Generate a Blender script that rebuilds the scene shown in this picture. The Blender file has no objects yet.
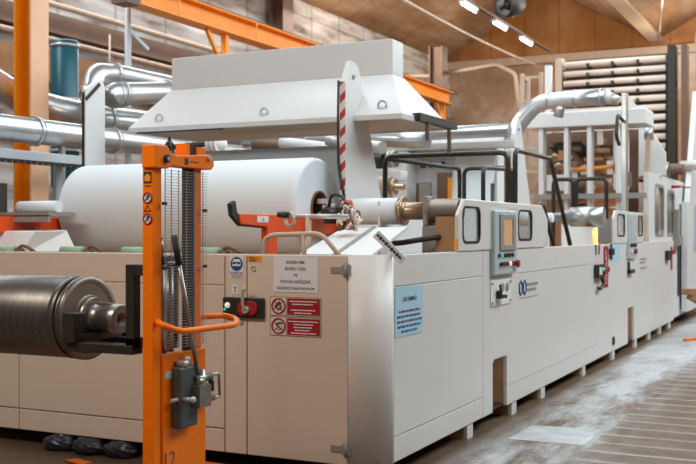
import bpy, bmesh, math, random
from mathutils import Vector, Matrix
random.seed(7)
SC = bpy.context.scene
COL = SC.collection
PI = math.pi

# ------------------------------------------------------------------ materials
def lin(c):
    return tuple((v/12.92 if v <= .04045 else ((v+.055)/1.055)**2.4) for v in c)
def rgb(r, g, b):
    return lin((r/255, g/255, b/255))
def mat(name, col, rough=.5, metal=0., var=.0, scale=6., dark=.6, bump=0., bscale=60., spec=.5, stretch=(1, 1, 1), emit=None, estr=0., coat=0.):
    m = bpy.data.materials.new(name); m.use_nodes = True
    n, l = m.node_tree.nodes, m.node_tree.links
    b = n['Principled BSDF']
    b.inputs['Base Color'].default_value = (*col, 1)
    b.inputs['Roughness'].default_value = rough
    b.inputs['Metallic'].default_value = metal
    b.inputs['Specular IOR Level'].default_value = spec
    b.inputs['Coat Weight'].default_value = coat
    if emit:
        b.inputs['Emission Color'].default_value = (*emit, 1); b.inputs['Emission Strength'].default_value = estr
    if var or bump:
        tc = n.new('ShaderNodeTexCoord'); mp = n.new('ShaderNodeMapping'); mp.inputs['Scale'].default_value = stretch
        l.new(tc.outputs['Object'], mp.inputs['Vector'])
    if var:
        nz = n.new('ShaderNodeTexNoise'); nz.inputs['Scale'].default_value = scale; nz.inputs['Detail'].default_value = 6
        nz.inputs['Roughness'].default_value = .65
        l.new(mp.outputs[0], nz.inputs['Vector'])
        r = n.new('ShaderNodeValToRGB'); r.color_ramp.elements[0].position = .38; r.color_ramp.elements[1].position = .68
        r.color_ramp.elements[0].color = (*[c*dark for c in col], 1); r.color_ramp.elements[1].color = (*col, 1)
        l.new(nz.outputs['Fac'], r.inputs[0])
        mx = n.new('ShaderNodeMix'); mx.data_type = 'RGBA'; mx.inputs[0].default_value = var
        mx.inputs[6].default_value = (*col, 1); l.new(r.outputs[0], mx.inputs[7]); l.new(mx.outputs[2], b.inputs['Base Color'])
        rr = n.new('ShaderNodeMapRange'); rr.inputs[3].default_value = min(1, rough+.12*var); rr.inputs[4].default_value = max(.03, rough-.06)
        l.new(nz.outputs['Fac'], rr.inputs[0]); l.new(rr.outputs[0], b.inputs['Roughness'])
    if bump:
        n2 = n.new('ShaderNodeTexNoise'); n2.inputs['Scale'].default_value = bscale; n2.inputs['Detail'].default_value = 4
        l.new(mp.outputs[0], n2.inputs['Vector'])
        bp = n.new('ShaderNodeBump'); bp.inputs['Strength'].default_value = bump; bp.inputs['Distance'].default_value = .01
        l.new(n2.outputs['Fac'], bp.inputs['Height']); l.new(bp.outputs[0], b.inputs['Normal'])
    return m
M = {}
M['guard'] = mat('guard_paint', rgb(222, 217, 213), .38, var=.25, scale=1.6, dark=.86, spec=.4)
M['guard_front'] = mat('guard_paint_shaded', rgb(220, 203, 188), .4, var=.35, scale=1.3, dark=.82, spec=.4)  # same paint as guard; the warm shadow tone is put into the colour
M['white'] = mat('white_paint', rgb(224, 223, 222), .4, var=.2, scale=2, dark=.88)
M['bright'] = mat('bright_white_paint', rgb(232, 232, 232), .42, var=.1, scale=2, dark=.9)
M['paper'] = mat('paper', rgb(229, 236, 241), .85, spec=.1, bump=.05, bscale=9)
M['paper_edge'] = mat('paper_edge', rgb(238, 238, 238), .9, spec=.1, var=.2, scale=9, dark=.93)
M['hood'] = mat('hood_paint', rgb(216, 215, 214), .32, var=.2, scale=1.2, dark=.92)
M['hood_under'] = mat('hood_lining', rgb(205, 180, 155), .5, var=.3, scale=2, dark=.85)
M['orange'] = mat('orange_paint', rgb(255, 124, 2), .42, spec=.3, var=.35, scale=5, dark=.75)
M['orange_red'] = mat('red_orange_paint', rgb(236, 84, 22), .4, var=.3, scale=5, dark=.8)
M['yellow'] = mat('crane_yellow', rgb(252, 150, 14), .45, var=.4, scale=3, dark=.75)
M['black'] = mat('black_paint', rgb(42, 40, 34), .4)
M['rail'] = mat('dark_rail_paint', rgb(46, 45, 36), .38)
M['dark'] = mat('dark_steel', rgb(60, 56, 52), .5, .4, var=.4, scale=10)
M['rubber'] = mat('rubber', rgb(40, 40, 40), .7)
M['steel'] = mat('worn_steel', rgb(170, 165, 158), .34, .9, var=.6, scale=14, dark=.55)
def roller_mat():
    m = mat('roller_steel', rgb(120, 116, 112), .36, .85, var=.7, scale=9, dark=.5, stretch=(6, .8, .8))
    return m
M['roller'] = roller_mat(); M['roll_face'] = mat('turned_steel_face', rgb(150, 136, 122), .42, .7, var=.5, scale=12, dark=.7)
M['galv'] = mat('galvanised_duct', rgb(205, 208, 210), .3, .75, var=.5, scale=7, dark=.75, stretch=(1, 1, 1))
M['silver'] = mat('silver_paint', rgb(200, 196, 192), .35, .4, var=.3, scale=8, dark=.8)
M['brass'] = mat('bronze_shaft', rgb(190, 164, 138), .35, .75, var=.4, scale=12)
M['grey'] = mat('grey_paint', rgb(150, 146, 142), .5, var=.3, scale=8, dark=.8)
M['lgrey'] = mat('light_grey_panel', rgb(186, 194, 200), .4, var=.1)
M['teal'] = mat('teal_drum_paint', rgb(8, 88, 104), .35, var=.4, scale=5, dark=.75)
M['green'] = mat('green_roller_cover', rgb(150, 178, 150), .6, var=.3, scale=8)
M['tan'] = mat('tan_board', rgb(184, 140, 100), .7, var=.5, scale=8, dark=.7)
M['wood'] = mat('rough_wood', rgb(176, 128, 84), .75, var=.6, scale=6, dark=.6, stretch=(1, 6, 6))
M['red'] = mat('red_sign', rgb(160, 18, 28), .5)
M['sign_cream'] = mat('sign_cream', rgb(222, 206, 194), .5)
M['signwhite'] = mat('sign_white', rgb(226, 228, 232), .5, var=.1)
M['signblue'] = mat('sign_pale_blue', rgb(176, 214, 232), .5, var=.1)
M['blue'] = mat('mandatory_blue', rgb(22, 76, 132), .5)
M['navy'] = mat('blue_print', rgb(40, 88, 140), .5)
M['ink'] = mat('black_ink', rgb(36, 34, 34), .6)
M['maroon'] = mat('maroon_ink', rgb(120, 50, 80), .6)
M['amber'] = mat('amber_label', rgb(240, 150, 30), .5)
M['screen'] = mat('screen_lit', rgb(120, 90, 66), .3, emit=rgb(214, 168, 124), estr=.55)
M['led_green'] = mat('green_lamp', rgb(40, 200, 170), .3, emit=rgb(60, 230, 190), estr=.35)
M['led_white'] = mat('white_lamp', rgb(240, 240, 220), .3, emit=(1, 1, .9), estr=.35)
M['tube'] = mat('lit_tube', (1, 1, 1), .3, emit=(1, .97, .92), estr=9)
M['glow'] = mat('warm_lit_tube', (1, .7, .3), .3, emit=(1, .42, .08), estr=2.6)
M['brown_steel'] = mat('brown_steel', rgb(120, 92, 74), .6, var=.5, scale=4, dark=.7)
M['beige_pipe'] = mat('beige_pipe', rgb(200, 176, 154), .5, var=.3, scale=6)
M['bag'] = mat('black_plastic_bag', rgb(44, 50, 62), .3, var=.3, scale=8, bump=.5, bscale=9)
M['cream'] = mat('cream_roller', rgb(226, 206, 190), .6, var=.2, scale=4)
M['peach'] = mat('peach_glare', rgb(240, 190, 150), .5, var=.2, scale=3)  # column orange made pale, glare on the flange put into the colour
M['core'] = mat('cardboard_core', rgb(120, 92, 66), .8, var=.3)
M['chain'] = mat('copper_red_links', rgb(190, 96, 66), .4, .3)
M['chain_white'] = mat('white_links', rgb(230, 220, 210), .45)

def glass_mat():
    m = bpy.data.materials.new('window_glass'); m.use_nodes = True
    n, l = m.node_tree.nodes, m.node_tree.links
    n.clear(); o = n.new('ShaderNodeOutputMaterial'); t = n.new('ShaderNodeBsdfTransparent'); g = n.new('ShaderNodeBsdfGlossy')
    t.inputs[0].default_value = (.93, .95, .96, 1); g.inputs['Roughness'].default_value = .05; g.inputs[0].default_value = (.9, .93, .95, 1)
    x = n.new('ShaderNodeMixShader'); x.inputs[0].default_value = .12
    l.new(t.outputs[0], x.inputs[1]); l.new(g.outputs[0], x.inputs[2]); l.new(x.outputs[0], o.inputs[0])
    return m
M['glass'] = glass_mat()

def stripe_mat():   # white strip with slanting red bars
    m = bpy.data.materials.new('red_white_hazard'); m.use_nodes = True
    n, l = m.node_tree.nodes, m.node_tree.links; b = n['Principled BSDF']; b.inputs['Roughness'].default_value = .45
    tc = n.new('ShaderNodeTexCoord'); sp = n.new('ShaderNodeSeparateXYZ'); l.new(tc.outputs['Object'], sp.inputs[0])
    a = n.new('ShaderNodeMath'); a.operation = 'MULTIPLY_ADD'; a.inputs[1].default_value = -.95; l.new(sp.outputs[0], a.inputs[0]); l.new(sp.outputs[2], a.inputs[2])
    s = n.new('ShaderNodeMath'); s.operation = 'DIVIDE'; s.inputs[1].default_value = .155; l.new(a.outputs[0], s.inputs[0])
    f = n.new('ShaderNodeMath'); f.operation = 'FRACT'; l.new(s.outputs[0], f.inputs[0])
    g = n.new('ShaderNodeMath'); g.operation = 'LESS_THAN'; g.inputs[1].default_value = .46; l.new(f.outputs[0], g.inputs[0])
    mx = n.new('ShaderNodeMix'); mx.data_type = 'RGBA'; l.new(g.outputs[0], mx.inputs[0])
    mx.inputs[6].default_value = (*rgb(226, 220, 214), 1); mx.inputs[7].default_value = (*rgb(186, 52, 44), 1)
    l.new(mx.outputs[2], b.inputs['Base Color'])
    return m
M['stripe'] = stripe_mat()

def floor_mat():
    m = bpy.data.materials.new('worn_concrete_floor'); m.use_nodes = True
    n, l = m.node_tree.nodes, m.node_tree.links; b = n['Principled BSDF']
    g = n.new('ShaderNodeNewGeometry'); sp = n.new('ShaderNodeSeparateXYZ'); l.new(g.outputs['Position'], sp.inputs[0])
    def noise(sc, stretch=(1, 1, 1), det=8):
        mp = n.new('ShaderNodeMapping'); mp.inputs['Scale'].default_value = stretch; l.new(g.outputs['Position'], mp.inputs[0])
        z = n.new('ShaderNodeTexNoise'); z.inputs['Scale'].default_value = sc; z.inputs['Detail'].default_value = det; z.inputs['Roughness'].default_value = .7
        l.new(mp.outputs[0], z.inputs['Vector']); return z.outputs['Fac']
    def mth(op, a, bb=None, c=None):
        x = n.new('ShaderNodeMath'); x.operation = op
        for i, v in enumerate((a, bb, c)):
            if v is None: continue
            if isinstance(v, (int, float)): x.inputs[i].default_value = v
            else: l.new(v, x.inputs[i])
        return x.outputs[0]
    def ramp(v, p0, c0, p1, c1):
        r = n.new('ShaderNodeValToRGB'); r.color_ramp.elements[0].position = p0; r.color_ramp.elements[1].position = p1
        r.color_ramp.elements[0].color = (*c0, 1); r.color_ramp.elements[1].color = (*c1, 1); l.new(v, r.inputs[0]); return r.outputs[0]
    def mix(f, a, bb):
        x = n.new('ShaderNodeMix'); x.data_type = 'RGBA'
        for i, v in ((0, f), (6, a), (7, bb)):
            if isinstance(v, tuple): x.inputs[i].default_value = (*v, 1)
            elif isinstance(v, (int, float)): x.inputs[i].default_value = v
            else: l.new(v, x.inputs[i])
        return x.outputs[2]
    def rng(v, a, bb, lo=0, hi=1):
        x = n.new('ShaderNodeMapRange'); x.inputs[1].default_value = a; x.inputs[2].default_value = bb
        x.inputs[3].default_value = lo; x.inputs[4].default_value = hi; l.new(v, x.inputs[0]); return x.outputs[0]
    base = ramp(noise(1.4), .3, rgb(84, 63, 44), .75, rgb(122, 98, 76))
    # pale dust trodden along the machine foot
    dust = rng(noise(1.3, (2.0, .5, 1)), .40, .62)
    near = mth('MULTIPLY', rng(sp.outputs[0], .02, .3), rng(sp.outputs[0], 1.25, .7))
    speck = rng(noise(9), .58, .68, 0, .6)
    far = mth('MULTIPLY', rng(sp.outputs[1], 4, 9), rng(noise(1.1), .3, .6, .4, .8))
    d = mth('MINIMUM', mth('MULTIPLY', mth('ADD', mth('ADD', dust, speck), far), near), .85)
    col = mix(d, base, rgb(200, 204, 208))
    # cast ribs across the walkway
    wob = mth('MULTIPLY_ADD', noise(2.5), .04, sp.outputs[1])
    fr = mth('FRACT', mth('DIVIDE', wob, .34))
    line = mth('MULTIPLY', rng(fr, .0, .05), rng(fr, .2, .14))
    edge = mth('MULTIPLY_ADD', noise(3), .3, -.15)
    zone = mth('GREATER_THAN', mth('ADD', sp.outputs[0], edge), .92)
    wear = rng(noise(2.2, (.5, 3, 1)), .34, .62, .1, .95)
    ln = mth('MULTIPLY', mth('MULTIPLY', line, zone), wear)
    dk = mth('MULTIPLY', mth('MULTIPLY', rng(fr, .3, .4), zone), .35)
    col = mix(dk, col, rgb(70, 55, 46))
    col = mix(ln, col, rgb(178, 164, 150))
    # stains in front of the machine
    st = mth('MULTIPLY', rng(noise(.8), .5, .7), .4)
    col = mix(st, col, rgb(92, 74, 64))
    l.new(col, b.inputs['Base Color'])
    l.new(rng(noise(3), .3, .7, .35, .65), b.inputs['Roughness'])
    bp = n.new('ShaderNodeBump'); bp.inputs['Distance'].default_value = .012; bp.inputs['Strength'].default_value = .5
    l.new(mth('ADD', mth('MULTIPLY', line, zone), mth('MULTIPLY', noise(20), .15)), bp.inputs['Height']); l.new(bp.outputs[0], b.inputs['Normal'])
    return m
M['floor'] = floor_mat()

def wall_mat(name, c0, c1, c2, sc=.5, stretch=(1, 1, 1), planks=None):
    m = bpy.data.materials.new(name); m.use_nodes = True
    n, l = m.node_tree.nodes, m.node_tree.links; b = n['Principled BSDF']; b.inputs['Roughness'].default_value = .8
    g = n.new('ShaderNodeNewGeometry'); mp = n.new('ShaderNodeMapping'); mp.inputs['Scale'].default_value = stretch; l.new(g.outputs['Position'], mp.inputs[0])
    z = n.new('ShaderNodeTexNoise'); z.inputs['Scale'].default_value = sc; z.inputs['Detail'].default_value = 7; z.inputs['Roughness'].default_value = .6
    l.new(mp.outputs[0], z.inputs['Vector'])
    r = n.new('ShaderNodeValToRGB'); e = r.color_ramp.elements
    e[0].position = .34; e[0].color = (*c0, 1); e[1].position = .5; e[1].color = (*c1, 1); k = e.new(.66); k.color = (*c2, 1)
    l.new(z.outputs['Fac'], r.inputs[0]); out = r.outputs[0]
    if planks:   # dark joints, (axis, period)
        sp = n.new('ShaderNodeSeparateXYZ'); l.new(g.outputs['Position'], sp.inputs[0])
        for ax, per in planks:
            d = n.new('ShaderNodeMath'); d.operation = 'DIVIDE'; d.inputs[1].default_value = per; l.new(sp.outputs[ax], d.inputs[0])
            f = n.new('ShaderNodeMath'); f.operation = 'FRACT'; l.new(d.outputs[0], f.inputs[0])
            t = n.new('ShaderNodeMath'); t.operation = 'LESS_THAN'; t.inputs[1].default_value = .05; l.new(f.outputs[0], t.inputs[0])
            q = n.new('ShaderNodeMath'); q.operation = 'MULTIPLY'; q.inputs[1].default_value = .35; l.new(t.outputs[0], q.inputs[0])
            x = n.new('ShaderNodeMix'); x.data_type = 'RGBA'; l.new(q.outputs[0], x.inputs[0]); l.new(out, x.inputs[6]); x.inputs[7].default_value = (*[v*.35 for v in c0], 1)
            out = x.outputs[2]
    l.new(out, b.inputs['Base Color'])
    return m
M['gable'] = wall_mat('ochre_plaster', rgb(146, 96, 44), rgb(164, 110, 56), rgb(186, 136, 90), .45, planks=((0, 1.2),))
M['lowwall'] = wall_mat('whitewashed_wall', rgb(150, 118, 92), rgb(176, 146, 122), rgb(214, 204, 198), .5)
M['wall_left'] = wall_mat('patchy_whitewash', rgb(116, 96, 80), rgb(192, 186, 182), rgb(226, 225, 226), 1.3, (1, .4, 2.2), planks=((1, 1.6), (2, .8)))
M['roof'] = wall_mat('brown_roof_boards', rgb(126, 92, 60), rgb(154, 118, 86), rgb(180, 152, 126), .8, (1.5, .4, 1.5), planks=((1, 1.25),))

# ------------------------------------------------------------------ mesh building
class MB:
    def __init__(s): s.v = []; s.f = []; s.sm = []
    def add(s, vs, fs, smooth=False):
        o = len(s.v); s.v += [tuple(v) for v in vs]; s.f += [tuple(i+o for i in f) for f in fs]; s.sm += [smooth]*len(fs) if isinstance(smooth, bool) else smooth
        return s
    def box(s, x0, x1, y0, y1, z0, z1):
        x0, x1 = sorted((x0, x1)); y0, y1 = sorted((y0, y1)); z0, z1 = sorted((z0, z1))
        return s.add([(x, y, z) for x in (x0, x1) for y in (y0, y1) for z in (z0, z1)],
                     [(0, 1, 3, 2), (4, 6, 7, 5), (0, 4, 5, 1), (2, 3, 7, 6), (0, 2, 6, 4), (1, 5, 7, 3)])
    def bar(s, p, q, w, h, up=(0, 0, 1)):
        p, q = Vector(p), Vector(q); d = (q-p).normalized(); u = Vector(up)
        r = d.cross(u).normalized(); u = r.cross(d)
        vs = [c + r*a*w/2 + u*b*h/2 for c in (p, q) for a, b in ((-1, -1), (1, -1), (1, 1), (-1, 1))]
        return s.add(vs, [(0, 3, 2, 1), (4, 5, 6, 7), (0, 1, 5, 4), (1, 2, 6, 5), (2, 3, 7, 6), (3, 0, 4, 7)])
    def frame(s, d):
        d = Vector(d).normalized(); u = Vector((0, 0, 1)) if abs(d.z) < .9 else Vector((1, 0, 0))
        a = d.cross(u).normalized(); return a, a.cross(d)
    def lathe(s, p, d, prof, n=28, close=True):   # prof: (distance along d, radius)
        p, d = Vector(p), Vector(d).normalized(); a, b = s.frame(d); o = []
        for t, r in prof:
            o += [p + d*t + (a*math.cos(2*PI*k/n) + b*math.sin(2*PI*k/n))*r for k in range(n)]
        fs = []; sm = []
        for i in range(len(prof)-1):
            flat = abs(prof[i+1][0]-prof[i][0]) < 1e-6
            for k in range(n):
                fs.append((i*n+k, i*n+(k+1) % n, (i+1)*n+(k+1) % n, (i+1)*n+k)); sm.append(not flat)
        if close:
            fs.append(tuple(range(n-1, -1, -1))); fs.append(tuple((len(prof)-1)*n+k for k in range(n))); sm += [False, False]
        return s.add(o, fs, sm)
    def cyl(s, p, q, r, r2=None, n=24):
        p, q = Vector(p), Vector(q); L = (q-p).length
        return s.lathe(p, q-p, [(0, r), (L, r if r2 is None else r2)], n)
    def pipe(s, p, q, ro, ri, n=28):
        p, q = Vector(p), Vector(q); L = (q-p).length
        return s.lathe(p, q-p, [(0, ri), (0, ro), (L, ro), (L, ri), (0, ri)], n, False)
    def tube(s, pts, r, n=10, closed=False):
        pts = [Vector(p) for p in pts]; N = len(pts); o = []
        t0 = None; a = None
        for i, p in enumerate(pts):
            if closed: t = (pts[(i+1) % N]-pts[i-1]).normalized()
            else: t = (pts[min(i+1, N-1)]-pts[max(i-1, 0)]).normalized()
            if a is None: a, _ = s.frame(t)
            a = (a - t*a.dot(t)).normalized(); b = t.cross(a)
            o += [p + (a*math.cos(2*PI*k/n)+b*math.sin(2*PI*k/n))*r for k in range(n)]
        fs = []; sm = []
        for i in range(N if closed else N-1):
            j = (i+1) % N
            for k in range(n): fs.append((i*n+k, i*n+(k+1) % n, j*n+(k+1) % n, j*n+k)); sm.append(True)
        if not closed: fs += [tuple(range(n-1, -1, -1)), tuple((N-1)*n+k for k in range(n))]; sm += [False, False]
        return s.add(o, fs, sm)
    def ring(s, c, nrm, R, r, n=20, m=8, sx=1.):
        a, b = s.frame(nrm); c = Vector(c)
        return s.tube([c + a*math.cos(2*PI*k/n)*R*sx + b*math.sin(2*PI*k/n)*R for k in range(n)], r, m, True)
    def sphere(s, c, r, sc=(1, 1, 1), n=16):
        o = []; fs = []; h = n//2
        for i in range(h+1):
            th = PI*i/h
            for k in range(n): o.append((c[0]+r*sc[0]*math.sin(th)*math.cos(2*PI*k/n), c[1]+r*sc[1]*math.sin(th)*math.sin(2*PI*k/n), c[2]+r*sc[2]*math.cos(th)))
        for i in range(h):
            for k in range(n): fs.append((i*n+k, (i+1)*n+k, (i+1)*n+(k+1) % n, i*n+(k+1) % n))
        return s.add(o, fs, True)
    def prism(s, poly, ax, a, b, smooth=False):   # polygon in the plane across axis ax, from a to b
        def pt(u, v, w): return {0: (w, u, v), 1: (u, w, v), 2: (u, v, w)}[ax]
        n = len(poly); o = [pt(u, v, a) for u, v in poly]+[pt(u, v, b) for u, v in poly]
        fs = [tuple(range(n-1, -1, -1)), tuple(range(n, 2*n))]+[(i, (i+1) % n, n+(i+1) % n, n+i) for i in range(n)]
        return s.add(o, fs, [False, False]+[smooth]*n)
    def holes(s, outer, holes, ax, a, b):   # plate with openings
        bm = bmesh.new(); loops = [outer]+holes; es = []
        for lp in loops:
            vs = [bm.verts.new((u, v, 0)) for u, v in lp]
            es += [bm.edges.new((vs[i], vs[(i+1) % len(vs)])) for i in range(len(vs))]
        bmesh.ops.triangle_fill(bm, edges=es, use_beauty=True)
        bm.verts.index_update()
        def pt(u, v, w): return {0: (w, u, v), 1: (u, w, v), 2: (u, v, w)}[ax]
        vs = [(v.co.x, v.co.y) for v in bm.verts]; n = len(vs)
        o = [pt(u, v, a) for u, v in vs]+[pt(u, v, b) for u, v in vs]
        fs = []
        for f in bm.faces:
            ix = [v.index for v in f.verts]; fs.append(tuple(ix)); fs.append(tuple(i+n for i in reversed(ix)))
        k = 0
        for lp in loops:
            for i in range(len(lp)): fs.append((k+i, k+(i+1) % len(lp), n+k+(i+1) % len(lp), n+k+i))
            k += len(lp)
        bm.free(); return s.add(o, fs)
    def text(s, body, size, org, ux, uy, depth=.0015, squeeze=1., align='CENTER'):
        cu = bpy.data.curves.new('t', 'FONT'); cu.body = body; cu.size = size; cu.align_x = align; cu.extrude = depth/2; cu.resolution_u = 3
        o = bpy.data.objects.new('t', cu); COL.objects.link(o)
        me = bpy.data.meshes.new_from_object(o.evaluated_get(bpy.context.evaluated_depsgraph_get()))
        ux, uy = Vector(ux), Vector(uy); uz = ux.cross(uy); og = Vector(org)
        s.add([og+ux*v.co.x*squeeze+uy*v.co.y+uz*v.co.z for v in me.vertices], [tuple(p.vertices) for p in me.polygons])
        bpy.data.objects.remove(o); bpy.data.curves.remove(cu); bpy.data.meshes.remove(me); return s
    def build(s, name, m, parent=None, bevel=0, seg=2, label=None, stuff=False):
        root = parent
        while root is not None and root.parent: root = root.parent
        if root is not None: off = Vector(root.location)
        else:
            xs, ys, zs = zip(*s.v); off = Vector(((min(xs)+max(xs))/2, (min(ys)+max(ys))/2, min(zs)))
        me = bpy.data.meshes.new(name); me.from_pydata([Vector(v)-off for v in s.v], [], s.f)
        me.polygons.foreach_set('use_smooth', s.sm)
        bm = bmesh.new(); bm.from_mesh(me); bmesh.ops.recalc_face_normals(bm, faces=bm.faces); bm.to_mesh(me); bm.free()
        me.materials.append(M[m] if isinstance(m, str) else m)
        o = bpy.data.objects.new(name, me); COL.objects.link(o)
        if parent is not None: o.parent = parent
        else: o.location = off
        if bevel:
            b = o.modifiers.new('bevel', 'BEVEL'); b.width = bevel; b.segments = seg; b.limit_method = 'ANGLE'; b.angle_limit = math.radians(40); b.harden_normals = False
        if label: o['label'] = label
        if stuff: o['kind'] = 'stuff'
        return o
def tag(o, label, cat, group=None):
    o['label'] = label; o['category'] = cat
    if group: o['group'] = group
    return o
def thing(name, label, cat, loc, group=None):
    o = bpy.data.objects.new(name, None); COL.objects.link(o); o.location = loc; o.empty_display_size = .1
    return tag(o, label, cat, group)
def struct(o): o['kind'] = 'structure'; return o
def dup(root, delta, label, group=None):
    def cp(o, par):
        c = o.copy(); COL.objects.link(c)
        if par is not None: c.parent = par
        for ch in o.children: cp(ch, c)
        return c
    r = cp(root, None); r.location = Vector(root.location)+Vector(delta); r['label'] = label
    if group: r['group'] = group
    return r
def fillet(pts, rad, n=5):
    pts = [Vector(p) for p in pts]; out = [pts[0]]
    for i in range(1, len(pts)-1):
        p = pts[i]; a = (pts[i-1]-p); b = (pts[i+1]-p); r = min(rad, a.length*.48, b.length*.48)
        s, e = p+a.normalized()*r, p+b.normalized()*r
        for k in range(n+1):
            t = k/n; out.append(s*(1-t)**2+p*2*t*(1-t)+e*t*t)
    return out+[pts[-1]]
def rrect(u0, u1, v0, v1, r, n=5):
    o = []
    for cu, cv, a0 in ((u1-r, v1-r, 0), (u0+r, v1-r, PI/2), (u0+r, v0+r, PI), (u1-r, v0+r, 1.5*PI)):
        o += [(cu+r*math.cos(a0+PI/2*k/n), cv+r*math.sin(a0+PI/2*k/n)) for k in range(n+1)]
    return o
def dashes(mb, y_or_x, rows, plane):   # unreadably small print as rows of word-long bars
    pass

# ================================================================== THE SETTING
struct(MB().box(-12, 9, -8.5, 28.3, -.12, 0).build('floor', 'floor'))
struct(MB().prism([(-10.1, 0), (9, 0), (9, 7.45), (-10.1, 7.45)], 1, 28, 28.25).build('wall_back', 'lowwall'))
RX = [(-10.1, 7.45), (-10.1, 7.62), (-6.45, 9.85), (-2.75, 7.85), (.95, 9.85), (4.65, 7.85), (9, 9.85), (9, 7.45)]
struct(MB().prism(RX, 1, 27.97, 28.22).build('trim_1', 'gable'))
struct(MB().box(-10.1, 9, 27.7, 27.97, 7.34, 7.6).build('trim_2', 'beige_pipe'))
struct(MB().box(-10.1, -9.9, -4, 28, 0, 7.6).build('wall_left', 'wall_left'))
top = [(-10.1, 7.62), (-6.45, 9.85), (-2.75, 7.85), (.95, 9.85), (4.65, 7.85), (9, 9.85)]
struct(MB().prism(top+[(u, v+.12) for u, v in reversed(top)], 1, 4, 28.2).build('ceiling', 'roof'))
g = MB().box(-2.95, -2.55, 4, 27.95, 7.74, 7.86); struct(g.build('trim_3', 'beige_pipe'))

# ================================================================== NEAR GUARD: front panels, door, rounded corner, side panel
GL, GT = .115, 1.5
gd = thing('machine_guard', 'white guard wall of the machine, warm shade put into its front colour, with door, rounded corner and warning signs', 'machine guard', (-1.5, 0, 0))
e = .004
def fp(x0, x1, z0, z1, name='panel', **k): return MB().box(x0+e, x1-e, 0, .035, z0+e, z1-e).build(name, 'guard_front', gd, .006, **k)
fp(-4.7, -3.08, GL, .28, 'skirt_panel'); fp(-3.08, -1.19, GL, .28, 'skirt_panel')
fp(-4.7, -3.08, .28, 1.28); fp(-3.08, -1.19, .28, 1.28)
fp(-4.7, -1.19, 1.28, GT, 'top_panel')
fp(-1.19, -1.01, GL, GT, 'narrow_panel')
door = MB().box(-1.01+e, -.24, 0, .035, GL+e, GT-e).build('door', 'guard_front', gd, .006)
def rc(r, n=10): return [(-.21+r*math.sin(PI/2*k/n), .21-r*math.cos(PI/2*k/n)) for k in range(n+1)]
cp = [(-.236, 0)]+rc(.21)+list(reversed(rc(.175)))+[(-.236, .035)]
MB().prism(cp, 2, GL, GT, True).build('corner_panel', 'guard', gd)
def sp_(par, y0, y1, z0, z1, name='panel', **k): return MB().box(-.035, 0, y0+e/2, y1-e/2, z0+e/2, z1-e/2).build(name, 'guard', par, .006, **k)
sp_(gd, .212, 2.06, GL, .285, 'skirt_panel'); sp_(gd, .212, 2.06, .285, 1.285); sp_(gd, .212, 2.06, 1.285, GT, 'top_panel')
MB().box(-4.7, -.2, .04, .07, 1.46, 1.5).box(-.07, -.04, .2, 2.06, 1.46, 1.5).build('inner_rail', 'grey', gd)
def foot(par, y0, y1):
    f = MB().box(-.4, -.045, y0, y1, 0, GL).build('foot', 'tan', par, label='pale foot with shade put into its brown sides')  # tan puts the shade on the sides of pale feet into the colour
    MB().box(-.045, -.012, y0, y1, 0, GL).build('lit_end', 'guard', f)  # lit end face painted as a separate pale piece
for x in (-4.2, -2.9, -1.6, -.42): MB().box(x-.06, x+.06, .25, .4, 0, GL).build('foot', 'dark', gd)
foot(gd, 1.7, 1.84)
# hinges
for z in (1.4, .225):
    h = MB().box(-.275, -.215, -.014, 0, z-.035, z+.035).cyl((-.245, -.016, z-.05), (-.245, -.016, z+.05), .012, n=12).box(-.36, -.27, -.01, 0, z-.02, z+.02)
    h.build('hinge', 'grey', door)
# latch: black switch body, red key plate, lever
lt = MB().box(-1.185, -.865, -.035, -.001, 1.06, 1.2).build('latch', 'black', door, .006)
MB().prism(rrect(-1.06, -.9, 1.08, 1.18, .05), 1, -.05, -.034).build('latch_plate', 'red', lt, .003, label='red rounded latch plate')
MB().cyl((-.985, -.03, 1.12), (-.985, -.07, 1.12), .024).tube(fillet([(-.985, -.065, 1.12), (-1.0, -.07, 1.15), (-1.0, -.075, 1.25), (-.97, -.075, 1.27)], .03), .011).build('latch_lever', 'silver', lt, label='grey bent lever')
MB().sphere((-1.145, -.035, 1.145), .021).build('indicator_lamp', 'led_white', lt, label='round white lamp')
MB().sphere((-1.168, -.035, 1.115), .01).build('indicator_lamp', 'led_green', lt)
MB().cyl((-1.055, -.0, 1.03), (-1.055, -.012, 1.03), .018, n=14).build('key_lock', 'silver', door)
X1, Z1, Y1 = (1, 0, 0), (0, 0, 1), (0, 1, 0)
# goggles sign
s = MB().box(-1.145, -1.035, -.004, -.0005, 1.33, 1.485).build('goggles_sign', 'signwhite', gd, label='white sign with round blue goggles symbol')
MB().cyl((-1.09, -.004, 1.43), (-1.09, -.006, 1.43), .049, n=32).build('symbol_disc', 'blue', s, label='blue disc')
g = MB().prism([(-.032+(-1.09), 1.415), (-1.09+.032, 1.415), (-1.09+.036, 1.44), (-1.09+.024, 1.463), (-1.09-.024, 1.463), (-1.09-.036, 1.44)], 1, -.0075, -.006)
g.build('symbol_head', 'signwhite', s)
MB().box(-1.122, -1.094, -.009, -.0075, 1.428, 1.444).box(-1.086, -1.058, -.009, -.0075, 1.428, 1.444).box(-1.096, -1.084, -.009, -.0075, 1.436, 1.441).build('symbol_goggles', 'blue', s)
MB().text('GÖZLÜK', .026, (-1.09, -.0055, 1.356), X1, Z1).text('KULLAN', .022, (-1.09, -.0055, 1.336), X1, Z1).build('lettering', 'ink', s)
s = MB().box(-1.13, -1.075, -.004, -.0005, 1.22, 1.285).build('letter_label', 'signwhite', gd, label='small white label with a letter T')
MB().text('T', .05, (-1.1025, -.0055, 1.235), X1, Z1).build('lettering', 'ink', s)
s = MB().box(-1.0, -.895, -.004, -.0005, 1.445, 1.487).build('orange_sticker', 'amber', door, label='orange sticker at the top of the door')
m = MB()
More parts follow.
